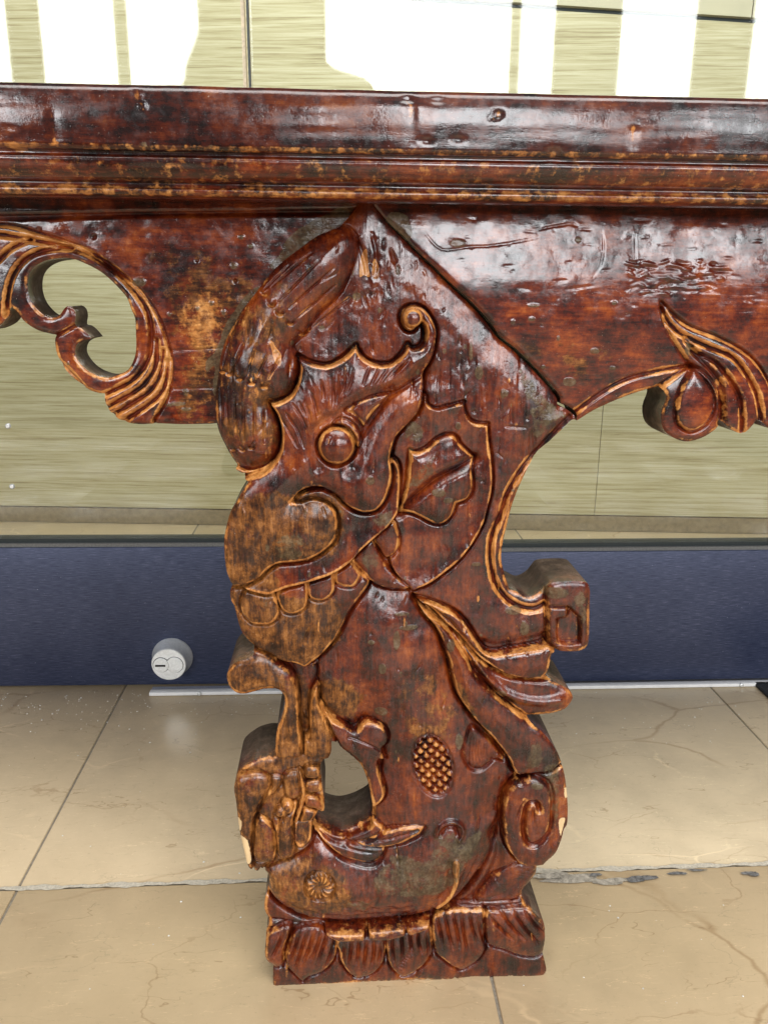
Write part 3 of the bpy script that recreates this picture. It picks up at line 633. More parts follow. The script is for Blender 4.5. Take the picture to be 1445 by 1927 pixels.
# ---- the carved leg
LEG = [(640, 425), (665, 398), (690, 365), (700, 372)]+MITRE[1:]+[(1083, 790), (1076, 791), (1058.8, 808), (1034, 832), (1006.4, 860), (978.5, 913), (962.7, 955), (950.5, 1004), (945, 1029), (943.5, 1054), (949, 1079), (955.5, 1100), (959.7, 1110), (974, 1115), (988.7, 1122.5), (1001, 1122.5), (1015.7, 1114), (1026, 1102), (1034, 1093), (1047, 1090), (1067.6, 1089), (1088, 1089), (1101, 1093), (1105, 1104), (1105, 1125), (1104, 1166), (1103, 1197), (1098.8, 1212), (1084, 1219), (1067.6, 1220), (1045, 1219), (1034.4, 1223), (1031, 1229), (1029.5, 1239), (1026, 1253), (1018, 1268), (1019, 1271), (1032, 1274), (1051, 1284), (1067.6, 1293), (1073.8, 1307), (1067.6, 1318), (1059, 1327), (1042.7, 1334), (1018, 1339), (991, 1342), (994, 1350), (1013.8, 1366), (1029, 1383), (1043, 1404), (1052.5, 1431), (1057, 1452), (1060, 1476), (1062, 1500), (1062, 1519), (1061, 1538), (1054.5, 1548), (1050.6, 1565), (1039, 1590), (1025, 1602), (1015.7, 1612.6), (1010, 1618), (1008, 1627), (1007, 1642), (997, 1657), (981, 1674), (986, 1697), (999, 1706), (1019, 1728), (1022, 1740), (1022, 1760), (1019, 1785), (1024, 1808), (1026, 1823), (1019, 1833), (1018, 1833), (995, 1835), (930, 1836.5), (864, 1839), (770, 1840.5), (698, 1845), (619, 1850), (536, 1855), (519, 1856), (515, 1851), (514.6, 1827), (514, 1808), (504, 1800), (500, 1785), (501, 1765), (502, 1748), (507, 1735), (498, 1715), (499, 1692), (506, 1674), (508, 1659), (506, 1643), (497, 1639), (482, 1634), (472, 1625.5), (466.7, 1611), (461.5, 1588), (456, 1565), (453, 1549), (450, 1524), (447, 1497), (443, 1477), (444, 1464), (448, 1451), (457, 1441), (468, 1433), (482, 1425), (503, 1419.5), (517, 1418), (519.7, 1397.6), (520.7, 1377), (524, 1360), (530, 1343.6), (534, 1331), (537, 1319), (538, 1308), (535, 1298), (528, 1290), (515.5, 1286), (499, 1286.5), (482, 1291.7), (463.6, 1296), (449, 1294), (437.6, 1285.5), (431.4, 1273), (430.4, 1258.5), (438.7, 1244), (451, 1234.6), (470, 1229), (480, 1222), (472, 1203), (460, 1186), (452.6, 1170), (448, 1153), (443, 1134), (437, 1124), (435, 1109.5), (438, 1099), (441, 1091), (437, 1082), (430.8, 1064), (427, 1033), (427, 1001), (432.6, 974), (439, 953), (450, 934.6), (460.6, 916), (470, 902), (471, 900), (460.6, 894), (450, 888), (445, 881), (446, 873), (431.5, 849.5), (417, 820), (410.8, 800), (408, 783), (406.6, 750), (408, 735), (412, 706.6), (417, 668), (425.7, 640), (441, 610), (460, 579), (482, 551.6), (507, 518), (535, 490.7), (568, 466), (596, 445), (622, 434)]
HOLE = [(625, 1384), (642, 1397), (659, 1412), (673, 1424), (682, 1437), (688, 1451), (693, 1466), (698, 1490), (701, 1511), (699, 1537), (680, 1551), (659, 1560), (638, 1564), (617, 1560), (601, 1552), (590, 1543), (587, 1538), (592, 1528), (599, 1520), (607, 1517.6), (611, 1511), (609, 1493), (607, 1476), (605, 1458), (603, 1440), (606, 1428), (619, 1414), (624, 1398)]
S = Relief(LEG, [HOLE], 1.6, 3, 0., 81)
S.H += 5*sm(S.D, 0, 60)
# upper field: chisel marks and arc rim
for k in range(70):
    u, v = RNG.uniform(820, 1010), RNG.uniform(640, 860); S.line([(u, v), (u+RNG.uniform(-4, 4), v+RNG.uniform(15, 60))], 2.6, RNG.uniform(-1.0, 2.2), True)
S.line([(1073, 783.5), (1045, 811.5), (1010, 850), (978.5, 888), (954, 930), (943.5, 965), (926, 1006), (922, 1041.5), (925, 1072.7), (932.7, 1099.6), (947, 1120), (961.7, 1133), (982.5, 1143), (1005, 1145), (1024, 1137)], 4.5, 8, edge=.9)
S.H -= 7*np.exp(-((seg_dist(S.U, S.V, cr([(800, 470), (870, 560), (960, 690), (1040, 770)], False), False)[0]-14)/26)**2)*0
# block with key fret
S.shape_([(1026, 1105), (1040, 1088), (1110, 1085), (1110, 1225), (1027, 1225), (1027, 1225)], 12, 3, 10, er=2, g=4, gw=4, name='fret_block', rim=.4)
for L in ([(1027, 1137), (1064.5, 1137)], [(1064.5, 1137), (1063.5, 1156)], [(1063.5, 1156), (1045, 1160)], [(1045, 1160), (1046, 1202)], [(1046, 1202), (1085, 1202)], [(1085, 1202), (1086, 1156)], [(1086, 1156), (1067, 1139)], [(1027, 1137), (1027, 1222)]): S.line(L, 2.2, 6, edge=.35)
S.shape_([(1047, 1161), (1064, 1157), (1068, 1142), (1085, 1157), (1084, 1201), (1047, 1201)], 5, 0, 5, er=0, g=0, rim=0, name='fret_panel')
# crest
CRE = [(650, 425), (622, 425), (580, 440), (500, 500), (440, 590), (400, 680), (395, 760), (400, 810), (432, 868), (448, 877), (458, 879), (477, 881), (498, 874), (515, 862), (527, 845), (531, 824), (530, 800), (523, 777), (511.5, 755), (511.5, 755), (529, 752), (549, 740), (561, 718), (565.5, 693), (562, 671), (552, 648), (575, 625), (600, 590), (640, 550), (662, 500), (672, 450)]
S.shape_(CRE, 0, 19, 30, er=0, g=3, gw=5, name='feathered_crest', rim=0, add=True)
for L in ([(601.5, 490.7), (526.7, 568)], [(629, 504.6), (546, 579)], [(633, 535), (562.7, 596)], [(657, 560), (582, 620.8)], [(585, 478), (512, 540)], [(545, 500), (498, 546)],
          [(435, 643), (421.5, 693)], [(460, 646), (439.5, 698)], [(486.6, 646), (468.6, 704)], [(507, 665), (488, 704)], [(527, 673), (508.7, 709)],
          [(429.4, 741.5), (431.5, 808)], [(445, 741.5), (447, 816)], [(461.6, 754), (461.6, 824.6)], [(482.4, 750), (482.4, 826.6)], [(416, 712), (421, 815)], [(500, 770), (500, 830)]):
    S.line(L, 1.6, 4.5, True, edge=.5)
for u, v in ((499, 551.6), (513, 571), (529.5, 587.6), (549, 605.6), (569.6, 626), (420, 696), (435, 699.7), (454.7, 708), (477, 716), (500, 723), (458.5, 841), (476, 836), (440, 842)):
    S.line([(u-8, v-4), (u-3, v+2.5), (u+3, v+2.5), (u+8, v-4)], 2.4, 5.0, True); S.spot(S.wear, u, v+4, 7, 3, .55)
S.line([(447, 881), (470, 889), (495, 883), (515, 868), (530, 846)], 4, -10, False, edge=0)
S.paint(S.wear, [(445, 877), (470, 885), (497, 878), (518, 862), (532, 842), (531, 850), (516, 871), (496, 887), (470, 894), (447, 886)], 1.2, 2)
for k in range(46): S.spot(S.wear, RNG.uniform(420, 520), RNG.uniform(600, 850), RNG.uniform(2, 5), RNG.uniform(5, 16), RNG.uniform(.2, .42))
# cheek fan
FAN = [(794, 742), (803, 760), (820, 768.5), (840.6, 764), (869.7, 757), (870, 758), (874, 775), (882, 789), (894.6, 795.5), (915, 798), (916, 799), (917.4, 824.6), (921.6, 855.7), (923.7, 887), (923.7, 908), (921.6, 928), (914, 959.5), (907, 985), (894.6, 1008), (880, 1030.6), (861, 1053), (836.5, 1074), (809.5, 1093), (788.7, 1102), (770, 1104), (735, 1060), (730, 990), (720, 880), (745, 800)]
S.shape_(FAN, 13, -9, 22, er=4, g=7, gw=6, name='cheek_fan', rim=.95)
LEAF = [(749, 964), (749, 964), (761.7, 918), (766, 887), (770, 848), (771, 847), (784.6, 848), (801, 841), (817.8, 826.6), (836.5, 817), (853, 818), (863.5, 833), (878, 847.4), (892, 858.8), (892, 859.5), (886, 878.5), (887, 899), (886, 920), (876, 936.7), (858, 944), (857, 945), (851, 961.6), (840.6, 976), (826, 983), (809.5, 980), (784.6, 967), (768, 962)]
S.shape_(LEAF, 10, 8, 14, er=3, g=5, gw=6, name='cheek_leaf', rim=1.0)
S.line([(749, 963), (775, 935), (812, 903), (850, 882), (891, 860)], 9, 9); S.line([(749, 963), (775, 935), (812, 903), (850, 882), (891, 860)], 2.2, 4)
# jaw, teeth, lip
JAW = [(430, 1090), (470, 1085), (560, 1080), (640, 1055), (690, 1080), (694, 1095), (671.6, 1126), (657, 1147), (644.6, 1174), (630, 1199), (609, 1224), (590.6, 1240), (574, 1251), (574, 1251), (555, 1243), (534.6, 1240), (514, 1236), (489, 1222), (472, 1205), (440, 1195), (425, 1130)]
BODY = [(694, 1095), (725, 1106), (764, 1107), (780, 1127), (797, 1151), (814, 1170), (826, 1190), (836.5, 1220), (844, 1250), (848, 1263), (858.5, 1300), (879, 1331), (900, 1356), (919, 1375), (940, 1400), (954, 1420), (967, 1446), (952, 1490), (936, 1520), (934, 1553), (922, 1596), (899, 1638), (876, 1669), (848, 1698), (816, 1710), (783, 1720), (740, 1726), (688, 1730), (636, 1731), (605, 1729), (582, 1725), (553, 1715), (526, 1700), (505, 1678), (500, 1655), (500, 1634), (520, 1622), (560, 1606), (590, 1570), (640, 1562), (700, 1545), (702, 1500), (720, 1420), (690, 1352), (675, 1358), (661, 1361), (644, 1356), (627.6, 1345.7), (613, 1333), (604.8, 1319), (598.5, 1294), (596.5, 1269), (602, 1232), (620, 1180), (640, 1120)]
S.shape_(BODY, 2, 17, 55, er=2, g=5, gw=6, name='body', rim=.3)
S.shape_(JAW, 12, 8, 30, er=4, g=7, gw=6, name='lower_jaw', rim=.85)
TE = [[(456, 1120), (458, 1145), (476, 1163), (493, 1166), (510, 1164), (524, 1153), (528, 1138), (520, 1112), (505, 1095), (470, 1098)], [(522, 1105), (526, 1126), (534.6, 1140.6), (551, 1146), (568, 1140.6), (580, 1124), (577, 1085), (540, 1085)], [(578, 1085), (581, 1111.6), (590.6, 1120), (607, 1122), (621.8, 1113.6), (630, 1097), (624, 1065), (590, 1070)],
      [(630, 1068), (630, 1085), (636, 1093), (653, 1098), (667, 1095), (680, 1076), (680, 1075), (661, 1048), (640, 1055)], [(701.5, 1000), (701.5, 1013), (712, 1028.5), (724, 1047), (737, 1043), (749, 1028.5), (751, 1010), (747, 991), (735, 975)], [(655, 1030), (662, 1051), (683, 1076), (697, 1091), (714, 1101), (734.7, 1106), (764, 1106), (768, 1101), (749, 1084.6), (732.7, 1068), (720, 1049), (710, 1030.6), (700, 1011), (685, 1010)]]
for t in TE: S.shape_(t, (2,), 4, 8, er=3, g=5, gw=4, name='tooth', rim=.8)
LIP = [(560, 925), (650, 905), (720, 870), (740, 860), (751, 885), (748, 949), (742, 965), (728, 983), (710, 999), (681, 1025), (661, 1047), (638, 1064), (617.6, 1074), (593, 1082), (568, 1089), (543, 1095), (524, 1103), (505, 1108), (470, 1100), (440, 1085), (440, 1040), (520, 980)]
S.shape_(LIP, 24, 0, 10, er=3, g=7, gw=6, name='upper_lip', rim=.9, fn=lambda U, V, d: 5*np.exp(-d/14))
FACE = [(511, 757), (511, 757), (529, 752.5), (549, 740.5), (561, 719), (566, 694), (563.5, 672), (563, 671), (590, 683), (618, 686), (643, 674), (669, 652), (669.5, 652), (682, 671), (704, 683), (731.6, 684.5), (751, 671), (766, 649), (766.5, 649), (775, 655.5), (791, 651), (798, 637), (798, 618), (791, 606), (783, 606), (779, 618), (767, 621), (757, 610), (754, 593), (763, 579), (780, 575), (797, 582), (811, 601), (818.5, 623), (816, 646), (813.5, 662), (805, 682), (796, 699), (794, 726), (791, 752), (784.6, 771), (772, 787), (755.5, 804), (743, 818), (737, 835), (732.7, 856), (735, 876.5), (735, 897), (728.5, 920), (720, 938.7), (706, 953), (687, 957.4), (668, 953), (649.5, 941), (633, 924), (614, 914), (597.6, 910), (579, 913), (564, 921), (552, 936), (552, 937), (568, 937.5), (585, 932), (598, 933), (614, 939), (629, 951), (635, 968), (635, 989), (630, 1008), (617.6, 1022), (597, 1037), (572, 1047), (545, 1050), (522, 1053), (503, 1066), (489, 1080), (460, 1092), (430, 1092), (410, 1050), (410, 960), (440, 905), (470, 893), (497, 884), (515, 867), (528, 846), (531.5, 825), (530.5, 800), (523.5, 777)]
S.shape_(FACE, 24, 9, 30, er=4, ew=3.5, g=9, gw=7, name='beast_face', rim=.9, n=4)
# the valley between brow and nose, eye
S.line([(795, 703), (765, 722), (735, 740), (712, 766), (690, 796), (676, 830), (660, 870)], 20, 11); S.line([(796, 702), (765, 722), (735, 741), (712, 768), (690, 798), (676, 822)], 4, 5)
S.line([(600, 870), (590, 840), (594, 805), (615, 785), (640, 775), (668, 752), (700, 738), (735, 730)], 11, 6)
S.shape_([(650, 768), (665, 757), (690, 745), (712, 739), (730, 737), (731, 738), (715, 757), (700, 773), (684, 797), (683, 797), (675, 786), (662, 774)], (-3,), 4, 8, er=3, g=5, gw=4, name='eye_corner', rim=.9)
S.shape_([(626, 794), (639, 782), (656, 785), (671, 800), (677, 820), (672, 836), (664, 822), (656, 808), (642, 798)], (-2,), 4, 6, er=3, g=4, gw=4, name='eyelid', rim=.7)
th_ = np.linspace(0, 2*np.pi, 16, endpoint=False)
S.shape_([(633.5+34*math.cos(t), 832+35*math.sin(t)) for t in th_], (-6,), 12, 13, er=3, g=10, gw=7, name='eyeball', rim=1.1)
S.shape_([(774+18*math.cos(t), 598+18*math.sin(t)) for t in th_], (0,), 6, 8, er=3, g=5, gw=3, name='curl_boss', rim=.7)
for L in ([(531, 783), (546, 806), (562, 835)], [(545.7, 777), (562, 803), (573.7, 835)], [(552, 754), (570, 780), (583, 812)], [(576, 752), (584, 775), (588, 798)], [(585, 729), (594, 755), (598.6, 783)], [(604, 712), (609, 730), (609, 748)], [(624.6, 708), (628, 735), (627, 762)], [(637, 704), (637, 732), (632, 760)], [(650, 700), (648, 720), (643, 738)], [(664, 690), (660, 715), (652, 735)], [(693, 688), (681.7, 720)], [(712, 688), (695.6, 723)], [(729, 688), (706.6, 720)], [(748, 682), (720.5, 715)], [(756, 682), (730, 710)], [(766, 673), (736, 704)], [(540, 770), (556, 795)], [(565, 752), (577, 775)]): S.line(L, 1.6, 3.8, True, edge=.25)
# mane strips and fins
M3 = [(780, 1124), (780, 1124), (797, 1140), (825, 1160), (846, 1182), (860, 1205), (877, 1231.5), (889.7, 1258.5), (912, 1282), (928.5, 1299), (949, 1315), (976, 1334), (992, 1343), (1000, 1345), (1040, 1370), (1075, 1430), (1075, 1540), (1030, 1560), (1000, 1460), (967, 1446), (954, 1420), (940, 1400), (919, 1375), (900, 1356), (879, 1331), (858.5, 1300), (848, 1263), (842, 1235), (836.5, 1220), (826, 1190), (814, 1170), (797, 1151)]
S.shape_(M3, 16, 8, 18, er=4, g=8, gw=7, name='mane_strand', rim=.9)
F2 = [(780, 1123), (780, 1123), (800, 1136), (836.5, 1167), (860, 1189), (887, 1221), (908, 1240), (928.5, 1252), (949, 1262), (972, 1268), (1000, 1270), (1019, 1270), (1050, 1272), (1085, 1295), (1080, 1330), (1040, 1345), (992, 1343), (976, 1333), (949, 1314), (928.5, 1298), (912, 1281), (889.7, 1259), (877, 1232), (860, 1206), (845, 1182), (820, 1158)]
S.shape_(F2, 10, 4, 12, er=3, g=6, gw=6, name='mane_fin', rim=.7)
S.line([(885, 1225), (905, 1256), (925, 1280), (949, 1297), (984.6, 1309), (1016, 1312), (1047, 1308)], 8, -6); S.line([(870, 1212), (895, 1255), (925, 1290), (960, 1315)], 6, 6)
F1 = [(779, 1121), (779, 1121), (805, 1128), (830, 1136.5), (853, 1149), (869.7, 1163.5), (884, 1184), (895, 1201), (908, 1219), (928, 1225), (959.7, 1220), (988.7, 1216), (1013.6, 1212), (1028, 1209), (1045, 1228), (1040, 1260), (1020, 1271), (995, 1270), (972, 1268), (949, 1261.6), (928.5, 1251), (908, 1239), (887, 1220), (859, 1188), (836.5, 1167.6), (813.6, 1145), (793, 1130)]
S.shape_(F1, 14, 4, 10, er=4, g=8, gw=8, name='mane_fin', rim=.8)
S.line([(800, 1134), (840, 1160), (865, 1190), (890, 1218), (920, 1240)], 5, 6)
S.line([(908, 1208), (930, 1214), (985, 1205), (1024, 1198)], 10, 7)
# scroll at the haunch
SCO = [(971, 1458.5), (956, 1470), (946, 1488), (942, 1515), (943, 1544), (948, 1579), (961, 1598), (973, 1611.6), (990.5, 1617), (1012, 1620), (1045, 1600), (1070, 1540), (1070, 1470), (1055, 1430), (1030, 1440), (1000, 1446)]
S.shape_(SCO, 20, 6, 18, er=4, g=9, gw=7, name='haunch_scroll', rim=.8)
S.line([(975, 1457), (985, 1450), (1000, 1448), (1016, 1452.7), (1028, 1464), (1033, 1487), (1032, 1515), (1030, 1540), (1021.5, 1556), (1006, 1569), (994, 1572), (984.7, 1567), (979, 1547.6), (980, 1520.5), (982.8, 1503), (992.5, 1493), (1004, 1495), (1008, 1506)], 4.5, 9, edge=.6)
S.line([(981, 1489), (974, 1504), (967, 1524)], 2.6, 6, True, edge=.5); S.line([(996, 1499), (996, 1526)], 2.6, 6, True)
S.line([(1040, 1455), (1046, 1490), (1044, 1530), (1034, 1565)], 10, 5)
# tuft under the mane
S.shape_([(886, 1362), (874, 1388.8), (868, 1410), (876, 1428), (886, 1437), (901, 1438), (917, 1428), (928.5, 1420), (946, 1424), (928.5, 1398), (907, 1377)], (-1,), 4, 10, er=3, g=5, gw=5, name='fur_tuft', rim=.4)
for k in range(9): S.line([(884+k*5, 1372+k*3.2), (880+k*5.2, 1400+k*2.5), (880+k*6.4, 1432-k*1.6)], 1.6, 3, True)
# elbow curl and forearm
S.shape_([(668, 1368), (680, 1354), (692.5, 1349), (709, 1352), (721.5, 1360), (729, 1375), (726, 1389), (718, 1399), (719.5, 1410), (724, 1420), (724, 1421), (711, 1422), (712, 1440), (717, 1458), (723.6, 1479), (722, 1492), (712, 1504), (701, 1512), (690, 1500), (685, 1450), (665, 1420), (625, 1390), (615, 1365), (600, 1322), (606, 1318), (615, 1334), (630, 1347), (650, 1358)], 15, 5, 12, er=3, g=6, gw=5, name='foreleg', rim=.95)
S.line([(655, 1376), (675, 1382), (700, 1392), (714, 1402)], 1.6, 3)
# hatched boss, cross-cut
ca, sa = math.cos(math.radians(-14)), math.sin(math.radians(-14))
EL = [(812+ca*36*math.cos(t)-sa*58*math.sin(t), 1429+sa*36*math.cos(t)+ca*58*math.sin(t)) for t in th_]
S.shape_(EL, (0,), 1, 14, er=4, g=3, gw=4, name='hatched_boss', rim=.1)
Pe = cr(EL); We = S.win(Pe, 2); de, _ = seg_dist(S.U[We], S.V[We], Pe, True); q1 = (S.U[We]-812); q2 = (S.V[We]-1429)
gm = 0
for an, spc in ((38, 13.4), (-47, 14.0)):
    t = math.radians(an); x = -math.sin(t)*q1+math.cos(t)*q2; fr = np.abs((x/spc+.5) % 1-.5)*spc
    S.H[We] -= 8*np.exp(-(fr/2.3)**2)*sm(de, 1, 4); gm = np.maximum(gm, np.exp(-(fr/3.0)**2))
S.wear[We] = np.where(de > 0, .78*sm(de, 2, 6)*(1-gm), S.wear[We])
# fish-like lower body
BEL = [(500, 1634), (520, 1622), (560, 1606), (600, 1580), (660, 1608), (720, 1606), (760, 1580), (800, 1560), (860, 1545), (936, 1520), (934, 1553), (922, 1596.5), (899, 1638), (876, 1669), (848, 1698), (816, 1710), (783, 1720), (740, 1726), (688, 1730), (636, 1731), (605, 1729), (582, 1725), (553, 1715), (526, 1700), (505, 1678), (500, 1655)]
S.shape_(BEL, 0, 11, 34, er=0, g=0, name='rolled_belly', rim=0, add=True)
S.line([(500, 1660), (506, 1680), (526, 1701), (553, 1716), (582, 1727), (636, 1733), (688, 1732), (740, 1728), (783, 1722), (816, 1712), (848, 1700), (876, 1671), (899, 1640)], 5, 8)
S.line([(855, 1605), (853, 1619), (856, 1640), (852, 1661), (840.6, 1681.6), (822, 1700)], 5, -7); S.paint(S.wear, [(851, 1600), (860, 1606), (859, 1640), (856, 1662), (844, 1684), (824, 1702), (820, 1697), (838, 1678), (848, 1658), (851, 1640), (848, 1618)], .95, 2)
S.line([(845, 1608), (843, 1635), (840, 1656), (826, 1676)], 6, 5)
for L in ([(880, 1600), (868, 1640), (850, 1676)], [(900, 1590), (885, 1630), (862, 1670)], [(690, 1690), (730, 1700), (780, 1690)], [(560, 1700), (620, 1712), (690, 1712), (760, 1705)], [(700, 1640), (712, 1665), (700, 1685)], [(640, 1690), (665, 1676), (700, 1690)]): S.line(L, 3, 3, True)
for k in range(40):
    u, v = RNG.uniform(520, 860), RNG.uniform(1672, 1720); S.line([(u, v), (u+RNG.uniform(10, 30), v+RNG.uniform(-8, 8))], 3, RNG.uniform(-3.5, 3.5), True)
S.line([(818, 1556), (826, 1540), (843, 1532), (859, 1536), (868, 1548), (860, 1565)], 4, -6); S.line([(826, 1556), (838, 1545), (852, 1545), (858, 1556)], 3, 5)
# curled leaves by the hole
S.shape_([(588, 1548), (607, 1573), (628, 1591), (648, 1604), (680, 1613), (701, 1614), (717, 1603), (723, 1583), (700, 1570), (660, 1570), (620, 1562)], (2,), 4, 10, er=3, g=6, gw=5, name='curled_leaf', rim=.8)
S.shape_([(664, 1574), (690, 1562), (726, 1552), (753, 1545), (780, 1542.5), (796, 1544.5), (796, 1545), (789, 1557), (772, 1567), (753, 1576), (724, 1583), (690, 1582)], (3,), 3, 8, er=3, g=5, gw=5, name='pointed_leaf', rim=.85)
S.shape_([(650, 1572), (664, 1564), (695, 1551), (699, 1537), (701, 1537), (712, 1542), (721, 1553), (705, 1568), (675, 1577)], (4,), 3, 8, er=3, g=4, gw=4, name='pointed_leaf', rim=.6)
S.line([(600, 1556), (630, 1576), (665, 1575), (710, 1570), (750, 1560), (785, 1550)], 1.8, 4); S.line([(640, 1580), (680, 1592), (712, 1594)], 2.5, 4, True); S.line([(600, 1558), (625, 1572), (650, 1577)], 6, 6)
# spiral rosette
RO = [(602.7+27*math.cos(t), 1650.5+25*math.sin(t)) for t in th_]
S.shape_(RO, (-2,), 3, 10, er=6, g=7, gw=4, name='spiral_rosette', rim=0)
Pr = cr(RO); Wr = S.win(Pr, 2); dd, _ = seg_dist(S.U[Wr], S.V[Wr], Pr, True); x, y = S.U[Wr]-602.7, S.V[Wr]-1650.5; rr_ = np.hypot(x, y); ang = np.arctan2(y, x)
ph_ = (ang*13/(2*np.pi)+rr_*.045) % 1; fr = np.abs(ph_-.5)*2*np.pi*np.maximum(rr_, 3)/13
S.H[Wr] -= 7*np.exp(-(fr/1.9)**2)*sm(dd, 0, 3); S.wear[Wr] = np.where(dd > 0, .8*sm(dd, 2, 7)*(1-np.exp(-(fr/2.4)**2)), S.wear[Wr])
# tail lobe at right
S.shape_([(972, 1622), (1010, 1617), (1015, 1630), (1003, 1657), (985, 1682), (945, 1697), (895, 1694), (915, 1660), (945, 1635)], 2, 8, 16, er=2, g=6, gw=6, name='tail_lobe', rim=.3)
for k in range(12): S.line([(905+k*7, 1688-k*5), (930+k*6.5, 1684-k*4.5), (955+k*4, 1678-k*4)], 2, 3, True)
S.line([(930, 1560), (938, 1600), (925, 1640), (895, 1680), (860, 1702)], 10, 8)
# limb at left: paw, strands, dark slot
S.shape_([(470, 1215), (503, 1224), (524, 1240), (545, 1255), (556, 1273), (562, 1294), (564, 1320), (565, 1356), (568, 1380), (574, 1414), (571, 1432), (540, 1440), (505, 1425), (505, 1390), (520, 1340), (525, 1300), (500, 1300), (440, 1310), (415, 1260), (440, 1225)], 14, 9, 14, er=3, g=8, gw=7, name='limb_strand', rim=.5)
S.shape_([(597.5, 1279), (586, 1300), (583, 1323), (582, 1356), (580, 1378), (573, 1385), (574, 1425), (586, 1433), (608, 1428), (635, 1410), (632, 1385), (622, 1366), (614, 1345), (605, 1325), (600, 1306)], 15, 8, 12, er=3, g=8, gw=6, name='limb_strand', rim=.5)
S.shape_([(532, 1243), (546, 1255), (557, 1273), (562, 1294), (564, 1320), (566, 1360), (572, 1378), (581, 1379), (584, 1370), (581, 1340), (585, 1300), (596, 1280), (598, 1250), (576, 1254), (552, 1245)], -8, 0, 5, er=0, g=0, name='slot', rim=0)
S.line([(536, 1345), (542, 1372), (540, 1400)], 5, 4, True)
# grasping paw
S.shape_([(440, 1440), (480, 1418), (520, 1415), (620, 1425), (620, 1520), (590, 1545), (590, 1570), (575, 1592), (540, 1610), (500, 1620), (480, 1645), (455, 1625), (435, 1540), (430, 1470)], 8, 5, 20, er=2, g=4, gw=5, name='paw', rim=.3)
S.shape_([(446, 1455), (463, 1447), (488.5, 1444), (508, 1453), (510, 1470), (499, 1491), (487, 1513), (481, 1536), (479, 1569), (478, 1611), (470, 1640), (440, 1560), (435, 1490)], 13, 8, 12, er=3, g=6, gw=6, name='claw', rim=.45)
S.shape_([(512, 1450), (535, 1455), (520, 1480), (498, 1500), (490, 1512), (500, 1490), (512, 1470)], 14, 4, 6, er=2, g=3, gw=4, name='tendon', rim=.4)
S.shape_([(482, 1540), (479, 1569), (479, 1604), (490, 1612), (511, 1611), (521, 1600), (521, 1565), (517.6, 1549), (503, 1530), (490, 1525)], 14, 7, 9, er=3, g=6, gw=5, name='claw', rim=.6)
S.shape_([(521, 1550), (521.5, 1570), (524, 1594), (532, 1603), (546.6, 1602), (556, 1592), (555, 1565), (553, 1536), (560, 1500), (545, 1500), (530, 1525)], 16, 7, 9, er=3, g=6, gw=5, name='claw', rim=.6)
S.shape_([(557, 1530), (555, 1565), (558, 1580), (567, 1586), (580, 1578), (587, 1563), (588, 1533), (575, 1530)], 12, -6, 8, er=2, g=6, gw=5, name='claw', rim=.6, fn=lambda U, V, d: 4*np.exp(-d/4))
S.shape_([(536+0, 1448), (560, 1440), (575, 1450), (572, 1480), (560, 1490), (545, 1495), (535, 1475)], 15, 5, 8, er=2, g=3, gw=4, name='knuckle', rim=.3)
S.shape_([(563, 1440), (570, 1445), (576, 1470), (575, 1495), (567, 1520), (560, 1535), (555, 1533), (563, 1505), (568, 1480)], 19, 3, 5, er=2, g=4, gw=4, name='tendon', rim=.6)
for p in ([(575, 1434), (600, 1433), (606, 1452), (577, 1455)], [(576, 1461), (592, 1456), (606, 1458), (610, 1479), (594, 1480), (578, 1480)], [(576, 1486), (590, 1484), (605, 1494), (613, 1512), (607, 1519), (594, 1511), (576, 1504)], [(573, 1508), (586, 1509.5), (599, 1517), (589, 1532), (566, 1535), (569, 1520)]): S.shape_(p, 16, 5, 7, er=3, g=6, gw=3.5, name='scroll_ring', rim=.5)
S.shape_([(542.5+12*math.cos(t), 1503+13*math.sin(t)) for t in th_], 21, 6, 5, er=3, g=5, gw=4, name='knuckle_boss', rim=.8)
S.shape_([(529+10*math.cos(t), 1514+10*math.sin(t)) for t in th_], 20, 5, 5, er=3, g=4, gw=3, name='knuckle_boss', rim=.8)
S.shape_([(517, 1522), (528, 1526), (527, 1545), (523, 1556), (518, 1545), (515, 1532)], 18, 4, 4, er=2, g=3, gw=3, name='claw_nail', rim=.8)
# lotus plinth
S.shape_([(490, 1738), (560, 1735), (620, 1750), (720, 1752), (800, 1735), (860, 1700), (995, 1695), (1040, 1720), (1040, 1870), (480, 1870), (480, 1800)], 4, 3, 20, er=0, g=3, gw=5, rim=0)
S.H -= 0
PET = [[(547, 1736), (515, 1744), (490, 1765), (485, 1790), (500, 1808), (520, 1814), (538, 1806), (536, 1780), (543, 1758)],
       [(586, 1737), (559, 1743), (545, 1762.5), (536.4, 1789.5), (541.6, 1812), (553, 1825), (569.5, 1841), (570, 1841), (583, 1831), (605, 1823), (623.6, 1806), (634, 1785), (636, 1756), (615, 1746), (603, 1738)],
       [(637, 1756), (638, 1785), (642, 1804), (653, 1821), (668, 1833), (684, 1833), (704.6, 1823), (719, 1806), (726, 1785), (725, 1753)],
       [(727, 1754), (727, 1785), (731.6, 1806), (742, 1821), (760, 1831), (791.5, 1813), (810, 1790), (814, 1773), (810, 1738), (795, 1733), (760, 1744)],
       [(812, 1725), (833, 1708), (866, 1703), (895, 1703), (910, 1708), (911, 1765), (910, 1783), (895, 1804), (870, 1818), (854, 1813), (833, 1798), (816, 1779)],
       [(912, 1708), (937, 1705), (997, 1700), (1025, 1723), (1035, 1740), (1032, 1775), (1010, 1793), (978, 1792), (947, 1781), (922, 1773), (913, 1762)]]
PV = [(2, -24), (7, -22), (6, -4), (5, 5), (6, 14), (5, 44)]
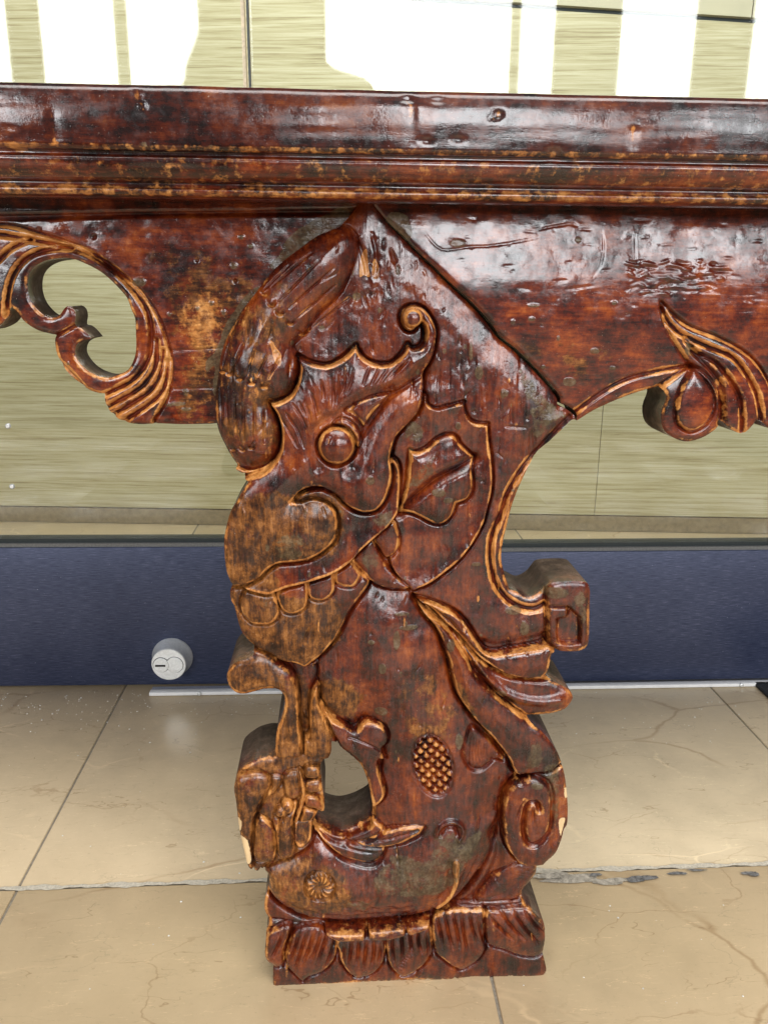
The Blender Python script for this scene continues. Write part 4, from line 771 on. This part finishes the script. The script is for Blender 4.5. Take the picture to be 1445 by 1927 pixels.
for p, (nv, lean) in zip(PET, PV):
    S.shape_(p, 9, 8, 16, er=4, g=6, gw=5, name='lotus_petal', rim=.55)
    pa_ = np.array(p); u0, u1 = pa_[:, 0].min(), pa_[:, 0].max(); v0, v1 = pa_[:, 1].min(), pa_[:, 1].max()
    for k in range(nv):
        t = (k+.7)/(nv+.4); u = u0+(u1-u0)*t; ln = (v1-v0)*RNG.uniform(.42, .72)
        us = u-lean*.25; vs = v0+6+(6 if abs(t-.5) > .3 else 0)
        S.line([(us, vs), (us+lean*.5+RNG.uniform(-2, 2), vs+ln*.55), (us+lean+RNG.uniform(-3, 3), vs+ln)], 2.6, 6.5, True)
for p in ([(613, 1736), (650, 1738), (686, 1736.5), (686, 1737), (686, 1752), (686, 1753), (642, 1754), (623.6, 1748)], [(692, 1735), (693, 1734), (730, 1731), (760.6, 1727), (761, 1728), (760, 1743), (729.5, 1752), (694, 1753), (693, 1752)], [(765, 1727), (806, 1719), (806, 1720), (804, 1729), (781, 1738.6), (766.6, 1742)]):
    S.shape_(p, 23, 4, 7, er=3, g=6, gw=4, name='bead_strip', rim=.7)
for k in range(8): S.line([(748+k*3.2, 1806-k*5), (757+k*2.6, 1809-k*5)], 1.2, 3)
for k in range(26):
    u = RNG.uniform(520, 1015); S.line([(u, RNG.uniform(1815, 1832)), (u+RNG.uniform(-2, 2), 1850)], 1.6, RNG.uniform(.5, 3), True)
# knocks, gouges and worm marks of long use
r2 = np.random.default_rng(77)
for k in range(300):
    u, v = r2.uniform(420, 1080), r2.uniform(440, 1845)
    j, i = int((u-S.u[0])/S.step), int((v-S.v[0])/S.step)
    if not (0 < i < S.shape[0] and 0 < j < S.shape[1]) or S.D[i, j] < 14: continue
    ln = r2.uniform(3, 22) if k % 3 else r2.uniform(20, 46); a = r2.normal(math.pi/2, .45)
    S.line([(u, v), (u+ln*math.cos(a), v+ln*math.sin(a))], r2.uniform(1.3, 2.6), r2.uniform(.8, 3.2)*(1 if k % 4 else -.7), True)
    if k % 3 == 0: S.spot(S.wear, u+.5*ln*math.cos(a), v+.5*ln*math.sin(a), r2.uniform(1.5, 3.5), ln*.3, r2.uniform(.15, .5))
    if k % 5 == 0: S.spot(S.putty, u+r2.normal(0, 20), v+r2.normal(0, 20), r2.uniform(1.5, 5), r2.uniform(2, 8), r2.uniform(.4, .9))
# cracks and dents on the upper field
for L in ([(665, 440), (680, 470), (688, 500), (690, 522)], [(700, 440), (708, 480), (706, 520)], [(735, 470), (745, 500)]): S.line(L, 3.5, 4, True)
for k in range(40):
    u, v = RNG.uniform(690, 800), RNG.uniform(430, 560); S.line([(u, v), (u+RNG.uniform(-6, 6), v+RNG.uniform(8, 24))], 2.5, RNG.uniform(-1.5, 2), True)
for P_ in ([(676, 520), (680, 480), (690, 470), (692, 500), (696, 520), (684, 518)], [(700, 520), (704, 488), (711, 500), (712, 524)], [(512, 640), (520, 650), (531, 668), (528, 686), (518, 672)]): S.paint(S.wear, P_, 1.2, 2); S.paint(S.putty, P_, .45, 3)
for u, v, a, b in ((671, 558, 8, 8), (748, 508, 5, 9), (606, 617, 6, 5)): S.spot(S.putty, u, v, a, b, 1., -1)
# stripped, golden wood
for P_, vl in (([(440, 930), (490, 915), (560, 920), (640, 930), (650, 990), (620, 1040), (520, 1062), (560, 1110), (640, 1120), (640, 1190), (575, 1250), (480, 1220), (430, 1130), (420, 1000)], .74), ([(430, 1220), (520, 1240), (575, 1290), (620, 1300), (630, 1400), (610, 1440), (540, 1440), (500, 1420), (420, 1300)], .86),
               ([(440, 1440), (520, 1420), (610, 1440), (610, 1520), (590, 1580), (540, 1620), (480, 1640), (440, 1560)], .58), ([(500, 1610), (570, 1600), (640, 1620), (660, 1690), (560, 1710), (505, 1670)], .62), ([(600, 1280), (640, 1272), (680, 1300), (675, 1345), (630, 1345), (602, 1310)], .85),
               ([(740, 1260), (830, 1270), (860, 1330), (830, 1380), (760, 1370)], .42), ([(860, 1270), (900, 1340), (960, 1420), (930, 1400), (870, 1330)], .6)): S.paint(S.strip, P_, vl, 16)
S.paint(S.strip, [(425, 620), (520, 520), (560, 560), (540, 640), (520, 720), (520, 830), (470, 860), (425, 800), (412, 720)], .50, 24)
# putty and bare wood
for P_ in ([(700, 1632), (730, 1605), (760, 1592), (800, 1598), (812, 1560), (840, 1552), (870, 1560), (905, 1552), (880, 1610), (852, 1650), (830, 1668), (780, 1668), (720, 1665), (700, 1650)], [(525, 1000), (570, 990), (572, 1035), (535, 1045), (520, 1030)], [(685, 1030), (705, 1025), (715, 1050), (700, 1075), (680, 1060)], [(760, 800), (785, 790), (795, 820), (780, 850), (765, 840)], [(790, 870), (815, 850), (812, 890), (770, 915), (765, 905)], [(700, 965), (735, 950), (740, 940), (735, 975), (715, 985), (700, 980)], [(992, 1385), (1015, 1380), (1012, 1420), (985, 1435), (980, 1420)], [(1015, 1430), (1040, 1420), (1050, 1470), (1040, 1540), (1030, 1500)], [(655, 1678), (690, 1672), (698, 1690), (670, 1698)], [(975, 690), (1030, 750), (1068, 780), (1040, 800), (1010, 830), (1000, 800), (990, 760)]): S.paint(S.putty, P_, .72, 8)
for u, v, a, b in ((695, 895, 9, 8), (823, 921, 14, 8), (840, 936, 10, 5), (745, 1197, 7, 18), (768, 1175, 18, 5), (698, 1200, 7, 4), (718, 1248, 8, 10), (845, 1205, 8, 12), (940, 1297, 9, 9), (985, 1180, 9, 14), (965, 1147, 16, 8), (716, 1330, 12, 8), (640, 955, 3, 3), (755, 1150, 14, 3), (862, 1388, 8, 14), (1004, 1462, 12, 6), (900, 700, 8, 14), (945, 740, 6, 9), (860, 800, 6, 8), (885, 660, 4, 18), (895, 1060, 10, 4), (948, 740, 7, 6)): S.spot(S.putty, u, v, a, b, 1, .6)
for P_ in ([(448, 1524), (457, 1532), (456, 1550), (449, 1552)], [(454, 1562), (467, 1568), (474, 1595), (475, 1612), (466, 1614), (456, 1590)], [(1046, 1528), (1056, 1524), (1054, 1536), (1049, 1558), (1046, 1545)], [(1055, 1470), (1062, 1470), (1062, 1486), (1056, 1486)]): S.paint(S.bare, P_, .85, 3.5)
for u, v, a, b in ((1040, 1110, 26, 12), (1085, 1120, 12, 16), (1090, 1150, 8, 20)): S.spot(S.putty, u, v, a, b, .75)
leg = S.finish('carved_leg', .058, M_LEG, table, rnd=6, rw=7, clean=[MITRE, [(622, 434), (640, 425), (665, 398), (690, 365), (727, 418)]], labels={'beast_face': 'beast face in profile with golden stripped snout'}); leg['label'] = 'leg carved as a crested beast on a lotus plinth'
